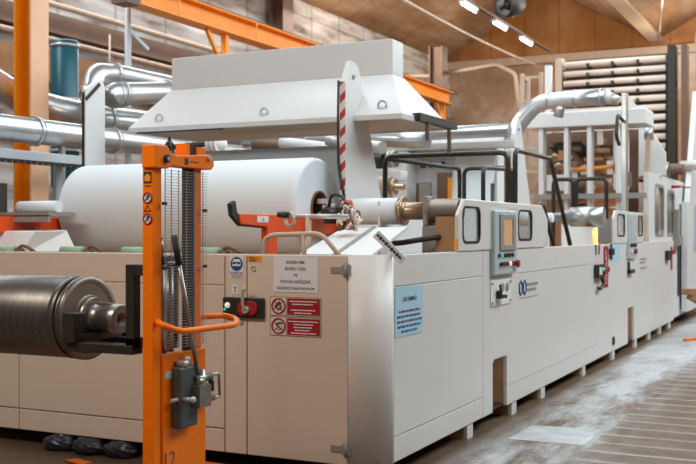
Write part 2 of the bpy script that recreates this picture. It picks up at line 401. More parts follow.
for k, w in enumerate((.045, .07, .055)): m.box(-.99, -.99+w, -.0055, -.004, 1.473-k*.011, 1.478-k*.011)
m.build('print', 'ink', s)
MB().pipe((-.955, 0, 1.4), (-.955, -.008, 1.4), .02, .013, 20).build('cable_grommet', 'silver', door)
# white notice
s = MB().box(-.795, -.455, -.005, -.0005, 1.245, 1.48).build('notice_sheet', 'signwhite', door, label='white notice sheet with five lines of black capitals')
t = MB()
for k, (b, sz) in enumerate((('BOBİN EBE', .028), ('BOBİN ÖZEL', .028), ('VE', .028), ('PATLAK DEĞİŞİMİ', .027), ('DÜŞMEYİ UNUTMAYALIM', .0245))):
    t.text(b, sz, (-.625, -.0065, 1.437-k*.0435), X1, Z1)
t.build('lettering', 'ink', s)
# red prohibition signs
for kind, z0 in (('a', 1.085), ('b', .95)):
    s = MB().box(-.822, -.432, -.004, -.0005, z0, z0+.128).build('prohibition_sign', 'sign_cream', door, label='red text sign with a crossed out ' + ('hand' if kind == 'a' else 'spray') + ' symbol')
    MB().box(-.822, -.432, -.0048, -.004, z0, z0+.003).box(-.822, -.432, -.0048, -.004, z0+.125, z0+.128).box(-.822, -.819, -.0048, -.004, z0, z0+.128).box(-.435, -.432, -.0048, -.004, z0, z0+.128).box(-.698, -.695, -.0048, -.004, z0, z0+.128).build('border', 'ink', s)
    cx, cz = -.757, z0+.064
    MB().ring((cx, -.005, cz), (0, 1, 0), .05, .006, 32, 6).bar((cx-.035, -.005, cz+.035), (cx+.035, -.005, cz-.035), .004, .011, (0, 1, 0)).build('prohibition_ring', 'red', s, label='red ring with bar')
    m = MB()
    if kind == 'a':
        m.ring((cx, -.0045, cz-.002), (0, 1, 0), .02, .005, 20, 6).bar((cx-.035, -.0045, cz-.018), (cx+.03, -.0045, cz+.03), .003, .008, (0, 1, 0)).bar((cx-.035, -.0045, cz+.008), (cx-.005, -.0045, cz-.02), .003, .008, (0, 1, 0)).sphere((cx+.004, -.0045, cz+.024), .009, (1, .2, 1), 10)
    else:
        m.bar((cx-.03, -.0045, cz-.025), (cx+.01, -.0045, cz+.002), .003, .012, (0, 1, 0)).sphere((cx-.012, -.0045, cz+.01), .011, (1, .2, 1), 10).box(cx-.004, cx+.032, -.006, -.003, cz+.014, cz+.026).bar((cx, -.0045, cz-.03), (cx+.028, -.0045, cz-.01), .003, .008, (0, 1, 0))
    m.build('pictogram', 'ink', s)
    f = MB().box(-.69, -.44, -.006, -.004, z0+.008, z0+.12).build('red_field', 'red', s, label='red text field')
    for r, (w0, w1) in enumerate(((.02, .23), (.04, .20), (0, 0), (.03, .215), (.055, .19)) if kind == 'a' else ((.01, .235), (.05, .2), (.05, .19), (.06, .18), (.03, .22))):
        if w1 == 0: continue
        x = w0; m = MB().box(-.69+w0, -.69+w1, -.0063, -.006, z0+.098-r*.0195, z0+.101-r*.0195)
        while x < w1-.01:
            w = random.choice((.014, .022, .03)); m.box(-.69+x, -.69+min(x+w, w1), -.007, -.006, z0+.096-r*.0195, z0+.103-r*.0195); x += w+.006
        m.build('print_line', 'signwhite', f)
# pale blue notice on the side
s = MB().box(.0005, .005, .222, .71, .945, 1.28).build('blue_notice_sheet', 'signblue', gd, label='pale blue notice sheet on the side panel')
MB().text('ÇOK ÖNEMLİ !', .04, (.0065, .47, 1.18), Y1, Z1, squeeze=.95).build('lettering', 'ink', s)
for r, (a, b, c) in enumerate(((.28, .66, 'maroon'), (.25, .68, 'navy'), (.25, .69, 'maroon'), (.26, .67, 'navy'), (.32, .6, 'navy'))):
    m = MB(); y = a
    while y < b-.02:
        w = random.choice((.03, .05, .07)); m.box(.005, .0065, y, min(y+w, b), 1.105-r*.034, 1.12-r*.034); y += w+.013
    m.build('print_line', c, s)
# tag hanging over the top edge of the corner
s = MB()
s.bar((-.10, .14, 1.64), (.075, .2, 1.455), .006, .06, (.9, 0, 1))
tg = s.build('hanging_tag', 'signwhite'); tag(tg, 'white printed strip hanging askew over the rounded guard corner', 'tag')
for k in range(9):
    a = Vector((-.088+.017*k, .134+.0058*k, 1.632-.018*k)); MB().bar(a, a+Vector((.011, .004, -.0117)), .003, .014+.008*(k % 2), (.9, 0, 1)).build('print_mark', 'dark', tg)

# ================================================================== machine bed inside the guards
bd = thing('machine_bed', 'grey machine bed low between the guard walls under the paper rolls', 'machine bed', (-2.2, 6, 0))
MB().box(-4.4, -.4, .6, 15.5, .14, 1.25).build('bed_frame', 'tan', bd)
MB().box(-4.65, -.04, .045, 15.5, .118, .135).build('shade_plate', 'dark', bd)  # added plate, blocks light to darken the floor under the guard
for y in (1.2, 3.2, 6.4, 8.6): MB().box(-4.3, -.3, y, y+.2, 1.25, 1.33).build('cross_beam', 'grey', bd)

# ================================================================== CONTROL BAYS along the aisle
def window(par, y0, y1, z0, z1, r, x=0.0):
    fr = MB().holes(rrect(y0-.01, y1+.01, z0-.01, z1+.01, r+.01), [rrect(y0+.008, y1-.008, z0+.008, z1-.008, r-.006)], 0, x+.006, x-.012)
    w = fr.build('window', 'black', par, label='black rubber window frame')
    MB().prism(rrect(y0+.007, y1-.007, z0+.007, z1-.007, r-.006), 0, x-.01, x-.005).build('pane', 'glass', w)
    return w
b1 = thing('control_bay', 'white guard section with raised control desk, lit screen and two rounded windows', 'control bay', (-.1, 4, 0))
BAY = [(1.43, 1.5), (3.95, 1.5), (4.05, 1.62), (4.05, 1.78), (3.85, 1.91), (1.57, 1.91), (1.43, 1.78)]
# the desk front reaches below the rim between the windows
W1 = (1.53, 1.94, 1.57, 1.845); W2 = (3.03, 3.47, 1.58, 1.845)
MB().holes(BAY, [rrect(*W1, .06), rrect(*W2, .06)], 0, .012, -.02).build('desk_panel', 'guard', b1, .008)
MB().box(-.18, -.02, 1.44, 1.47, 1.5, 1.77).build('desk_side', 'tan', b1)
MB().prism([(1.57, 1.885), (3.85, 1.885), (3.85, 1.91), (1.57, 1.91)], 0, -.11, -.02).build('desk_top', 'guard', b1)
MB().box(-.7, -.68, 1.5, 3.9, 1.33, 1.9).build('inner_plate', 'bright', b1)
window(b1, *W1, .06, .012); window(b1, *W2, .06, .012)
NB = [(2.064, GL), (2.32, GL), (2.32, .56), (2.72, .56), (2.72, GL), (6.36, GL), (6.36, GT), (2.064, GT)]
MB().prism(NB, 0, -.035, 0).build('panel', 'guard', b1, .006)
MB().box(-.3, -.035, 2.725, 2.76, .12, .56).build('notch_wall', 'tan', b1, label='inner wall of the notch, brownish light put into its tan colour')  # tan puts the brownish light in the notch into the wall colour
MB().box(-.3, -.26, 2.3, 2.72, .12, .56).box(-.26, -.2, 2.5, 2.62, .38, .46).build('notch_back', 'tan', b1)
MB().box(-.6, .001, 2.32, 2.34, .54, .56).build('notch_rim', 'guard', b1)
MB().box(.0005, .004, 3.05, 6.3, 1.276, 1.281).build('panel_groove', 'lgrey', b1)
MB().box(.0005, .004, 2.75, 6.35, .295, .3).build('panel_groove', 'lgrey', b1)
for y in (2.9, 3.88, 5.65): foot(b1, y, y+.15)
st = MB().box(.0005, .003, 1.36, 1.46, 1.515, 1.6).build('orange_sticker', 'amber', b1, label='small orange sticker by the first window')
# control box
cb = MB().box(0, .045, 2.24, 2.88, 1.285, 1.835).build('control_box', 'lgrey', b1, .01, label='pale grey control box with buttons')
sf = MB().holes([(2.36, 1.49), (2.8, 1.49), (2.8, 1.805), (2.36, 1.805)], [rrect(2.45, 2.72, 1.54, 1.76, .015)], 0, .045, .06).build('screen_frame', 'grey', cb, .006)
MB().prism(rrect(2.448, 2.722, 1.538, 1.762, .015), 0, .046, .05).build('screen', 'screen', sf, label='lit orange-brown screen')
MB().text('S', .03, (.0465, 2.6, 1.81), Y1, Z1).build('emblem', 'ink', cb)
for k in range(6):
    y = 2.34+k*.078
    MB().cyl((.045, y, 1.45), (.06, y, 1.45), .018, n=14).build('button', ('led_green' if k == 1 else 'black'), cb)
for k, c in enumerate(('black', 'red', 'black', 'led_white', 'red')):
    y = 2.38+k*.085
    MB().lathe((.045, y, 1.375), (1, 0, 0), [(0, .014), (.012, .014), (.012, .022), (.022, .02)], 16).build('button', c, cb)
MB().lathe((.045, 2.8, 1.37), (1, 0, 0), [(0, .022), (.025, .022), (.025, .036), (.045, .03)], 18).build('emergency_button', 'red', cb, label='red mushroom emergency button')
kp = MB().box(0, .012, 2.24, 2.81, 1.02, 1.235).build('switch_plate', 'bright', b1, .003, label='white plate with main switch and gauges')
MB().box(.012, .05, 2.37, 2.43, 1.08, 1.1).cyl((.012, 2.4, 1.12), (.05, 2.4, 1.12), .03, n=18).bar((.055, 2.36, 1.1), (.055, 2.52, 1.095), .02, .03).bar((.05, 2.4, 1.12), (.05, 2.36, 1.2), .014, .02).build('main_switch', 'black', kp)
for y in (2.54, 2.68): MB().cyl((.012, y, 1.17), (.022, y, 1.17), .036, n=24).build('gauge', 'grey', kp)
for y, z in ((2.27, 1.045), (2.27, 1.21), (2.78, 1.045), (2.78, 1.21)): MB().cyl((.012, y, z), (.017, y, z), .012, n=10).build('bolt', 'dark', kp)
# maker's logo: two hexagonal hooks and two grey lines
lg = MB()
for c, d in ((3.135, 1), (3.262, -1)):
    lg.tube([(.004, c+.052*math.cos(PI/3*k+PI/2), 1.135+.068*math.sin(PI/3*k+PI/2)) for k in range(6)], .0075, 6, True)
    lg.bar((.004, c+.008*d, 1.11), (.004, c+.008*d, 1.155), .008, .012)
lo = lg.build('maker_logo', 'navy', b1, label='blue double hexagon logo')
m = MB()
for z, ws in ((1.155, (.09, .13, .1)), (1.105, (.12, .15))):
    y = 3.36
    for w in ws: m.box(.0005, .003, y, y+w, z-.014, z+.014); y += w+.02
m.box(.0005, .003, 3.1, 3.72, 1.035, 1.042); m.build('logo_lettering', 'grey', lo)

b2 = thing('control_bay', 'white guard section with red vertical sign on its door, farther down the aisle', 'control bay', (-.1, 9.3, 0))
sp_(b2, 6.36, 7.2, GL, GT, 'door')
B2 = [(7.3, 1.5), (9.4, 1.5), (9.46, 1.6), (9.46, 1.85), (9.36, 1.93), (7.42, 1.93), (7.3, 1.83)]
V1 = (7.52, 8.0, 1.6, 1.88); V2 = (8.98, 9.36, 1.6, 1.88)
MB().holes(B2, [rrect(*V1, .06), rrect(*V2, .06)], 0, .012, -.02).build('desk_panel', 'guard', b2, .008)
MB().box(-.2, -.02, 7.31, 7.34, 1.5, 1.82).build('desk_side', 'grey', b2)
MB().box(-.7, -.68, 7.4, 9.2, 1.33, 1.88).build('inner_plate', 'bright', b2)
window(b2, *V1, .06, .012); window(b2, *V2, .06, .012)
MB().prism([(7.2, GL), (8.3, GL), (8.3, .6), (8.75, .6), (8.75, GL), (12.45, GL), (12.45, GT), (7.2, GT)], 0, -.035, 0).build('panel', 'guard', b2, .006)
MB().box(-.3, -.035, 8.755, 8.8, .12, .6).build('notch_wall', 'tan', b2)  # brownish light of this notch painted in as tan too
for y in (7.28, 8.85, 10.0, 11.0, 12.0): foot(b2, y, y+.18)
lk = MB().box(0, .06, 6.18, 6.55, 1.1, 1.26).build('door_lock', 'black', b2, .008, label='black lock with red lever')
MB().box(.06, .068, 6.21, 6.33, 1.14, 1.23).build('lock_label', 'signwhite', lk)
MB().sphere((.065, 6.4, 1.2), .024, n=12).build('lock_lamp', 'led_green', lk)
MB().bar((.065, 6.45, 1.16), (.065, 6.74, 1.19), .02, .06).build('lock_lever', 'red', lk)
MB().tube(fillet([(.04, 6.42, 1.1), (.05, 6.5, 1.02), (.04, 6.35, .96), (.03, 6.28, .98)], .06), .02).build('lock_cable', 'black', lk)
rs = MB().box(.0005, .005, 6.72, 6.98, .96, 1.47).build('vertical_sign', 'red', b2, label='red vertical sign with white letters')
MB().text('DİKKAT', .115, (.0065, 6.89, 1.215), (0, 0, 1), (0, -1, 0)).build('lettering', 'signwhite', rs)
MB().box(.0005, .004, 7.2, 7.7, 1.27, 1.5).build('pale_sheet', 'signblue', b2, label='pale blue sheet under the second desk')
for y, c in ((6.25, 'navy'), (6.42, 'red')): MB().box(.0005, .004, y, y+.08, 1.38, 1.5).build('sticker', c, b2)
MB().box(.0, .05, 7.03, 7.16, 1.36, 1.44).cyl((.02, 7.1, 1.3), (.02, 7.1, 1.5), .015, n=8).build('door_hinge', 'dark', b2)
MB().box(0, .02, 7.25, 7.33, .2, .3).build('door_bolt', 'dark', b2)
cb = MB().box(0, .035, 8.2, 8.78, 1.28, 1.9).build('control_box', 'lgrey', b2, .01, label='grey control box with lit screen')
MB().box(.035, .042, 8.3, 8.68, 1.55, 1.84).build('screen', 'lgrey', cb)
for k in range(4): MB().cyl((.035, 8.3+k*.12, 1.47), (.055, 8.3+k*.12, 1.47), .026, n=12).build('button', 'black', cb)
for k, c in enumerate(('signwhite', 'red', 'black')): MB().cyl((.035, 8.36+k*.15, 1.38), (.06, 8.36+k*.15, 1.38), .034, n=12).build('button', c, cb)
MB().box(.002, .05, 8.25, 8.55, 1.08, 1.13).box(.002, .03, 8.25, 8.3, 1.08, 1.24).build('main_switch', 'black', b2)
m = MB()
for z, w in ((1.25, .55), (1.2, .45), (1.12, .55)): m.box(.0005, .003, 9.2, 9.2+w, z-.012, z+.012)
m.build('logo_lettering', 'grey', b2)
lk = MB().box(0, .06, 11.5, 11.85, 1.18, 1.34).build('door_lock', 'black', b2, .008)
MB().bar((.06, 11.75, 1.3), (.06, 12.2, 1.32), .03, .07).build('lock_lever', 'red', lk)
MB().box(.0005, .004, 12.1, 12.3, 1.0, 1.4).build('vertical_sign', 'red', b2)

# far tall cabinet with door windows
b3 = thing('tall_cabinet', 'tall white machine cabinet with narrow rounded windows at the far right', 'cabinet', (-.1, 13.5, 0))
T1 = (10.75, 11.65, 1.6, 2.4); T2 = (12.0, 12.8, 1.6, 2.35); T3 = (14.3, 15.2, 1.3, 2.3)
MB().holes([(10.2, 1.5), (16.5, 1.5), (16.5, 2.58), (10.2, 2.58)], [rrect(*T1, .12), rrect(*T2, .12)], 0, -.04, -.12).build('upper_panel', 'white', b3)
for T in (T1, T2):
    w = MB().holes(rrect(T[0]-.03, T[1]+.03, T[2]-.03, T[3]+.03, .15), [rrect(T[0]+.02, T[1]-.02, T[2]+.02, T[3]-.02, .1)], 0, -.035, -.075).build('window', 'grey', b3)
    MB().prism(rrect(T[0]+.02, T[1]-.02, T[2]+.02, T[3]-.02, .1), 0, -.07, -.064).build('pane', 'glass', w)
MB().box(-.12, -.04, 12.46, 16.5, GL, 1.5).build('lower_panel', 'white', b3)
MB().box(-2, -.12, 16.4, 16.5, GL, 2.58).build('cabinet_body', 'white', b3)
MB().box(-.5, -.48, 10.3, 16.4, 1.3, 2.5).build('inner_plate', 'cream', b3)
MB().box(-.04, -.02, 13.15, 13.4, .5, 1.4).build('door_slot', 'dark', b3)
MB().box(-.04, .04, 12.7, 13.0, 1.5, 2.05).box(-.04, .07, 12.6, 13.1, 1.42, 1.56).build('cable_plug', 'grey', b3)
MB().box(-.04, .05, 13.5, 14.0, 1.15, 1.45).build('door_lock', 'black', b3)
MB().box(.05, .06, 13.75, 13.95, 1.1, 1.5).build('lock_plate', 'red', b3)
MB().cyl((-.04, 12.5, 2.44), (.1, 12.5, 2.44), .025).tube([(.1, 12.5, 2.44), (.2, 13.0, 2.44)], .014).build('emergency_lever', 'red', b3)
b4 = thing('tall_cabinet', 'white cabinet end panel cut by the right picture edge', 'cabinet', (.3, 15.2, 0))
MB().prism([(13.4, .2), (16.4, .2), (16.4, 4.4), (14.9, 4.4), (13.7, 2.2), (13.4, 2.2)], 0, .0, .1).build('side_plate', 'white', b4)
MB().prism(rrect(14.3, 15.4, 1.3, 2.2, .1), 0, .1, .12).build('window_pane', 'lgrey', b4)

# ================================================================== PAPER ROLLS
RY, RZ, RR = 2.0, 1.86, .45
pr = thing('paper_roll', 'huge white paper roll lying behind the front guard', 'paper roll', (-2.78, RY, RZ-RR))
prof = [(0, .155), (0, RR-.03), (.02, RR-.005), (.05, RR), (2.54, RR), (2.58, RR-.006), (2.6, RR-.03), (2.6, .155), (0, .155)]
MB().lathe((-4.1, RY, RZ), (1, 0, 0), prof, 96, False).build('paper_web', 'paper', pr)
MB().pipe((-4.12, RY, RZ), (-1.485, RY, RZ), .155, .14, 40).build('core', 'core', pr, label='brown cardboard core')
# unwind stand: two uprights, cross beam, arms, chucks
def upright(par, xm, y0, stripes=True):
    x0, x1 = xm-.025, xm+.03
    u = MB().prism([(y0, 1.25), (y0, 2.98), (y0+.12, 3.19), (y0+.2, 3.19), (y0+.28, 3.14), (y0+.78, 1.98), (y0+1.05, 1.25)], 0, x0, x1).build('upright', 'white', par, .006)
    if stripes:
        MB().add([(x0, y0-.004, 1.9), (x1, y0-.004, 1.9), (x1, y0-.004, 2.99), (x0, y0-.004, 2.99), (x0, y0-.001, 1.9), (x1, y0-.001, 1.9), (x1, y0-.001, 2.99), (x0, y0-.001, 2.99)],
                 [(0, 1, 2, 3), (7, 6, 5, 4), (0, 4, 5, 1), (1, 5, 6, 2), (2, 6, 7, 3), (3, 7, 4, 0)]).build('hazard_strip', 'stripe', u, label='red and white hazard stripes')
        MB().tube(fillet([(x0-.01, y0-.01, 3.0), (x0-.015, y0-.012, 2.5), (x0-.005, y0-.02, 2.2), (x0+.06, y0-.03, 1.95)], .2), .012, 8).build('cable', 'black', u)
    for z in (1.6, 3.05): MB().cyl((x1, y0+.16, z), (x1+.012, y0+.16, z), .022, n=12).build('bolt', 'steel', u)
    return u
us = thing('unwind_stand', 'white unwind stand with orange lift arm and red striped upright beside the paper roll', 'unwind stand', (-1.36, 2.4, 0))
upright(us, -1.335, 2.14)
ARM = [(.52, 1.79), (2.36, 1.79), (2.36, 1.645), (1.1, 1.615), (1.09, 1.42), (.94, 1.42), (.94, 1.69), (.55, 1.71)]
ar = MB().prism(ARM, 0, -1.46, -1.40).build('lift_arm', 'orange_red', us, .006, label='red orange hooked lift arm')
MB().prism([(.43, 1.86), (.49, 1.885), (.515, 1.8), (.58, 1.74), (.93, 1.715), (.93, 1.68), (.57, 1.695), (.45, 1.77)], 0, -1.45, -1.41).build('hook_pad', 'rubber', ar, .004, label='black rubber hook pad')
MB().box(-1.40, -1.396, .78, .95, 1.725, 1.775).build('warning_label', 'signwhite', ar, label='small white warning label')
MB().prism([(.845, 1.735), (.885, 1.735), (.865, 1.768)], 0, -1.396, -1.394).build('warning_triangle', 'amber', ar)
ch = MB().lathe((-1.49, RY, RZ), (1, 0, 0), [(-.3, .139), (-.25, .05), (.04, .05), (.04, .075), (.1, .075), (.1, .045), (.22, .045), (.22, .07), (.27, .07)], 24).build('chuck', 'steel', us, label='steel chuck in the roll core')
for k in range(4):
    a = PI/4+k*PI/2; c = Vector((-1.43, RY+.085*math.cos(a), RZ+.085*math.sin(a)))
    MB().box(c.x-.04, c.x+.05, c.y-.022, c.y+.022, c.z-.022, c.z+.022).build('clamp_jaw', 'silver', ch)
MB().box(-1.3, -1.1, 1.7, 1.95, 1.72, 1.86).cyl((-1.2, 1.7, 1.8), (-1.2, 1.55, 1.8), .05).build('gear_case', 'dark', us, .01)
MB().tube(fillet([(-1.3, 1.8, 1.86), (-1.25, 1.75, 1.98), (-1.1, 1.7, 1.95), (-1.0, 1.6, 1.75)], .08), .013).tube(fillet([(-1.15, 1.75, 1.8), (-1.05, 1.6, 1.9), (-.95, 1.55, 1.7)], .08), .012).build('hose', 'black', us)
ul = thing('unwind_stand', 'plain white unwind stand post with orange arm at the left end of the paper roll', 'unwind stand', (-4.2, 2.4, 0))
MB().prism([(2.03, 1.25), (2.03, 3.08), (2.27, 3.22), (2.33, 3.14), (2.33, 1.25)], 0, -4.2, -4.15).build('upright', 'white', ul, .006)
MB().box(-4.19, -4.165, 2.02, 2.03, 1.6, 3.05).build('edge_strip', 'dark', ul)
MB().bar((-4.145, 2.03, 2.98), (-4.145, 2.24, 3.16), .012, .035).build('top_bracket', 'dark', ul)
ARL = [(.3, 1.79), (2.3, 1.79), (2.3, 1.65), (.3, 1.65)]
MB().prism([(.1, 1.79), (2.3, 1.79), (2.3, 1.64), (.1, 1.64)], 0, -4.17, -4.11).build('lift_arm', 'orange_red', ul, .006)
# second stand farther on
u2 = thing('unwind_stand', 'bare white tapered post behind the black railings by the second hood', 'unwind stand', (-1.36, 7.7, 0))
upright(u2, -1.36, 7.4, False)

# left bits behind the guard
t = thing('paper_roll', 'small white paper roll at the far left edge behind the orange arm', 'paper roll', (-3.9, 1.3, 1.83))
MB().lathe((-4.32, 1.3, 1.885), (1, 0, 0), [(0, .02), (0, .055), (.48, .055), (.48, .02)], 32).build('paper_web', 'paper', t)
t = MB().add([(-4.4, .75, 1.42), (-3.85, .75, 1.42), (-3.75, .9, 1.66), (-4.4, .9, 1.66), (-4.4, 1.25, 1.68), (-3.7, 1.25, 1.67), (-3.55, 1.25, 1.42), (-4.4, 1.25, 1.42)],
             [(0, 1, 2, 3), (3, 2, 5, 4), (1, 6, 5, 2), (0, 7, 6, 1), (4, 5, 6, 7), (0, 3, 4, 7)]).build('sheet_tray', 'white', None, .012)
tag(t, 'folded white sheet metal tray below the left orange arm', 'tray')
t = MB().box(-4.4, -3.7, 1.0, 1.36, 1.79, 1.83).box(-4.4, -3.7, 1.0, 1.03, 1.74, 1.8).build('angle_bracket', 'grey'); tag(t, 'grey steel angle strip above the left orange arm', 'bracket')
t = MB().box(-4.4, -4.28, .98, 1.1, 1.78, 2.1)
for k in range(8): t.box(-4.41, -4.27, .965, .98, 1.8+k*.037, 1.815+k*.037)
tag(t.build('spring_stack', 'dark'), 'dark ribbed block at the left picture edge above the orange arm', 'block')
src = None
LBL = ('pale green roller showing over the guard at the left picture edge', 'pale green roller under the left end of the paper roll', 'pale green roller just left of the orange mast', 'pale green roller just right of the orange mast')
for k, x in enumerate((-3.72, -3.0, -2.38, -1.72)):
    if src is None:
        src = thing('support_roller', LBL[0], 'roller', (x, .4, 1.45), 'green support rollers')
        MB().cyl((x, .4, 1.49), (x+.23, .4, 1.49), .045).build('roller_sleeve', 'green', src)
        MB().tube(fillet([(x+.23, .4, 1.49), (x+.28, .4, 1.54), (x+.34, .4, 1.53), (x+.42, .4, 1.49)], .03), .014).cyl((x+.23, .4, 1.49), (x+.3, .4, 1.49), .025).build('roller_bracket', 'core', src)
    else: dup(src, (x+3.72, 0, 0), LBL[k])

# white bent sheet, chain heap, tube rail and rod right of the roll
t = MB().add([(-.92, 1.3, 1.68), (-.36, 1.3, 1.69), (-.28, .4, 1.47), (-.86, .4, 1.47), (-.92, 1.3, 1.66), (-.36, 1.3, 1.67), (-.28, .4, 1.45), (-.86, .4, 1.45)],
             [(0, 1, 2, 3), (4, 7, 6, 5), (0, 4, 5, 1), (1, 5, 6, 2), (2, 6, 7, 3), (3, 7, 4, 0)]).build('sloping_sheet', 'bright'); tag(t, 'sloping white metal sheet behind the door top', 'sheet')
MB().bar((-.64, 1.3, 1.69), (-.56, .4, 1.475), .03, .012).build('sheet_seam', 'grey', t)
rl = thing('tube_rail', 'pale bent tube handrail along the top of the guard door', 'rail', (-.72, .25, 1.45))
MB().tube(fillet([(-1.03, .25, 1.42), (-1.02, .25, 1.6), (-.95, .25, 1.63), (-.56, .25, 1.64), (-.38, .25, 1.44)], .07), .017, 12).build('rail_tube', 'beige_pipe', rl)
MB().cyl((-.7, .25, 1.42), (-.7, .25, 1.63), .018).build('rail_post', 'beige_pipe', rl)
rd = thing('ring_rod', 'steel rod with round eye standing on a post in front of the roll end', 'rod', (-.95, .8, 1.3))
MB().cyl((-1.12, .8, 1.77), (-.62, .8, 1.765), .018).build('rod', 'silver', rd)
MB().ring((-1.12, .8, 1.745), (.3, 1, 0), .05, .014).build('eye_ring', 'silver', rd)
MB().cyl((-1.22, .8, 1.785), (-1.12, .8, 1.78), .025).build('rod_tip', 'black', rd)
MB().cyl((-.96, .8, 1.25), (-.96, .8, 1.77), .022).build('post', 'beige_pipe', rd)
hp = thing('chain_heap', 'heap of red and white chain links hanging at the roll end', 'chain', (-.78, 1.1, 1.66))
n = 0
for k in range(64):
    a = random.uniform(0, 2*PI); r = random.uniform(0, .09); z = 1.68+random.random()*.11
    if k > 44: r *= .5; z = 1.78+random.random()*.1
    mb = MB().ring((-.745+r*math.cos(a), 1.05+r*math.sin(a), z), (random.uniform(-1, 1), random.uniform(-1, 1), random.uniform(-1, 1)), .026, .0085, 12, 6, .65)
    mb.build('chain_link', random.choice(('chain', 'chain_white', 'chain_white', 'brown_steel')), hp)
# small roll with bronze shaft and motor
sr = thing('paper_roll', 'short white paper roll on a bronze shaft beside the striped upright', 'paper roll', (-.8, 1.6, 1.7))
MB().lathe((-.96, 1.6, 1.818), (1, 0, 0), [(0, .03), (0, .108), (.42, .108), (.42, .03)], 40).build('paper_web', 'paper', sr)
MB().lathe((-.54, 1.6, 1.818), (1, 0, 0), [(0, .05), (0, .115), (.04, .115), (.04, .075), (.06, .07), (.25, .07)], 32).build('shaft', 'brass', sr, label='bronze coloured shaft')
mt = MB().lathe((-.29, 1.6, 1.818), (1, 0, 0), [(0, .115), (.03, .115), (.03, .098), (.26, .098), (.26, .08)], 32).build('motor', mat('motor_casing', rgb(150, 134, 122), .45, .5, var=.4, scale=10), sr, label='grey steel motor drum')
MB().box(-.31, -.275, 1.49, 1.71, 1.7, 1.935).build('flange', 'grey', mt, .008)
MB().box(-.32, -.1, 1.5, 1.7, 1.3, 1.7).build('bearing_block', 'grey', sr, .01)
t = MB().tube(fillet([(-.75, 1.45, 1.6), (-.5, 1.3, 1.55), (-.2, 1.3, 1.6), (-.1, 1.6, 1.62)], .2, 8), .022, 10).build('hose', 'dark'); tag(t, 'dark hose curving below the short roll and motor', 'hose')

# ================================================================== EXTRACTION HOODS
hd = thing('extraction_hood', 'large pale extraction hood hanging over the big paper roll', 'hood', (-2.3, 2.9, 2.66))
A = [(-3.83, 2.3), (-.83, 2.3), (-.83, 3.5), (-3.83, 3.5)]; B = [(-3.63, 2.76), (-1.12, 2.76), (-1.12, 3.02), (-3.63, 3.02)]
lo_ = [(x, y, 2.70) for x, y in A]; up = [(x, y, 3.13) for x, y in B]
MB().add(lo_+up, [(0, 1, 5, 4), (1, 2, 6, 5), (2, 3, 7, 6), (3, 0, 4, 7), (4, 5, 6, 7)]).build('skirt', 'hood', hd)
MB().box(-3.63, -1.12, 2.76, 3.02, 3.13, 3.46).build('plenum', 'hood', hd, .006)
MB().holes(A, [[(-3.79, 2.34), (-.87, 2.34), (-.87, 3.46), (-3.79, 3.46)]], 2, 2.655, 2.70).build('rim', 'hood', hd)
MB().box(-3.79, -.87, 2.34, 3.46, 2.667, 2.685).build('lining', 'hood_under', hd, label='brown underside')
for x in (-3.5, -2.28, -1.05): MB().ring((x, 2.37, 2.79), (0, 1, 0), .04, .011).box(x-.02, x+.02, 2.355, 2.4, 2.74, 2.76).build('lifting_eye', 'lgrey', hd)
fr = MB().bar((-.81, 2.62, 2.70), (-.81, 3.6, 2.70), .06, .07).bar((-.81, 2.62, 2.70), (-1.0, 2.6, 2.70), .05, .06).build('side_rail', 'dark', hd, label='dark steel side rail')
for y, zb in ((2.86, 2.48), (3.44, 2.42)):
    m = MB().box(-.825, -.795, y-.014, y+.014, zb, 2.68)
    for k in range(7): m.box(-.797, -.787, y-.01, y+.01, zb+.02+k*.03, zb+.034+k*.03)
    m.build('rack_strip', 'steel', hd)
m = MB().box(-3.75, -2.71, 2.338, 2.343, 2.648, 2.655)
for k in range(26): m.box(-3.75+k*.04, -3.73+k*.04, 2.335, 2.345, 2.64, 2.655)
m.build('brush_strip', 'dark', hd)

# ================================================================== BLACK RAILINGS
rg = thing('railing', 'black tube railing cage above the guard beside the first desk', 'railing', (-1, 4.8, 1.2))
XA, XB, YF, YR, ZT = -1.62, -.3, 3.72, 6.0, 2.435
def leg(path, name='rail_loop'): MB().tube(fillet(path, .09), .026, 12).build(name, 'rail', rg)
leg([(XA, YF, 1.2), (XA, YF, ZT), (XB, YF, ZT), (XB, YF, 1.2)], 'front_loop')
leg([(XA+.03, YF+.03, ZT-.02), (XA, YR, ZT), (XA, YR, 1.2)], 'side_loop')
leg([(XA+.06, YR, 1.2), (XA+.06, YR, ZT), (-.95, YR, ZT), (-.95, YR, 1.2)], 'rear_loop')
leg([(-.98, 5.0, 1.2), (-.98, 5.0, ZT-.06), (-.95, 5.9, ZT-.03)], 'gate_loop')
rh = thing('railing', 'black handrail sloping down the steps right of the cage', 'railing', (-.25, 5, 1.2))
def leg2(path, name): MB().tube(fillet(path, .08), .026, 12).build(name, 'rail', rh)
leg2([(-.24, YF+.05, 1.2), (-.24, YF+.05, 2.46), (-.24, 5.1, 2.46), (-.24, 6.05, 1.45)], 'handrail')
leg2([(-.24, 4.75, 1.2), (-.24, 4.75, 1.98), (-.24, 5.3, 1.45)], 'low_rail')
leg2([(-.9, 5.1, 1.2), (-.9, 5.1, 2.2)], 'post')
for d, (y, lb) in enumerate(((9.0, 'black railing loop in front of the warm lit rollers, left one'), (10.1, 'black railing loop in front of the warm lit rollers, right one'))):
    xa, xb = ((-1.22, -.93), (-.88, -.44))[d]
    r_ = MB().tube(fillet([(xa, 9.0, 1.2), (xa, 9.0, 2.43), (xb, 9.0, 2.43), (xb, 9.0, 1.2)], .08), .03, 10).build('railing_loop', 'rail'); tag(r_, lb, 'railing')

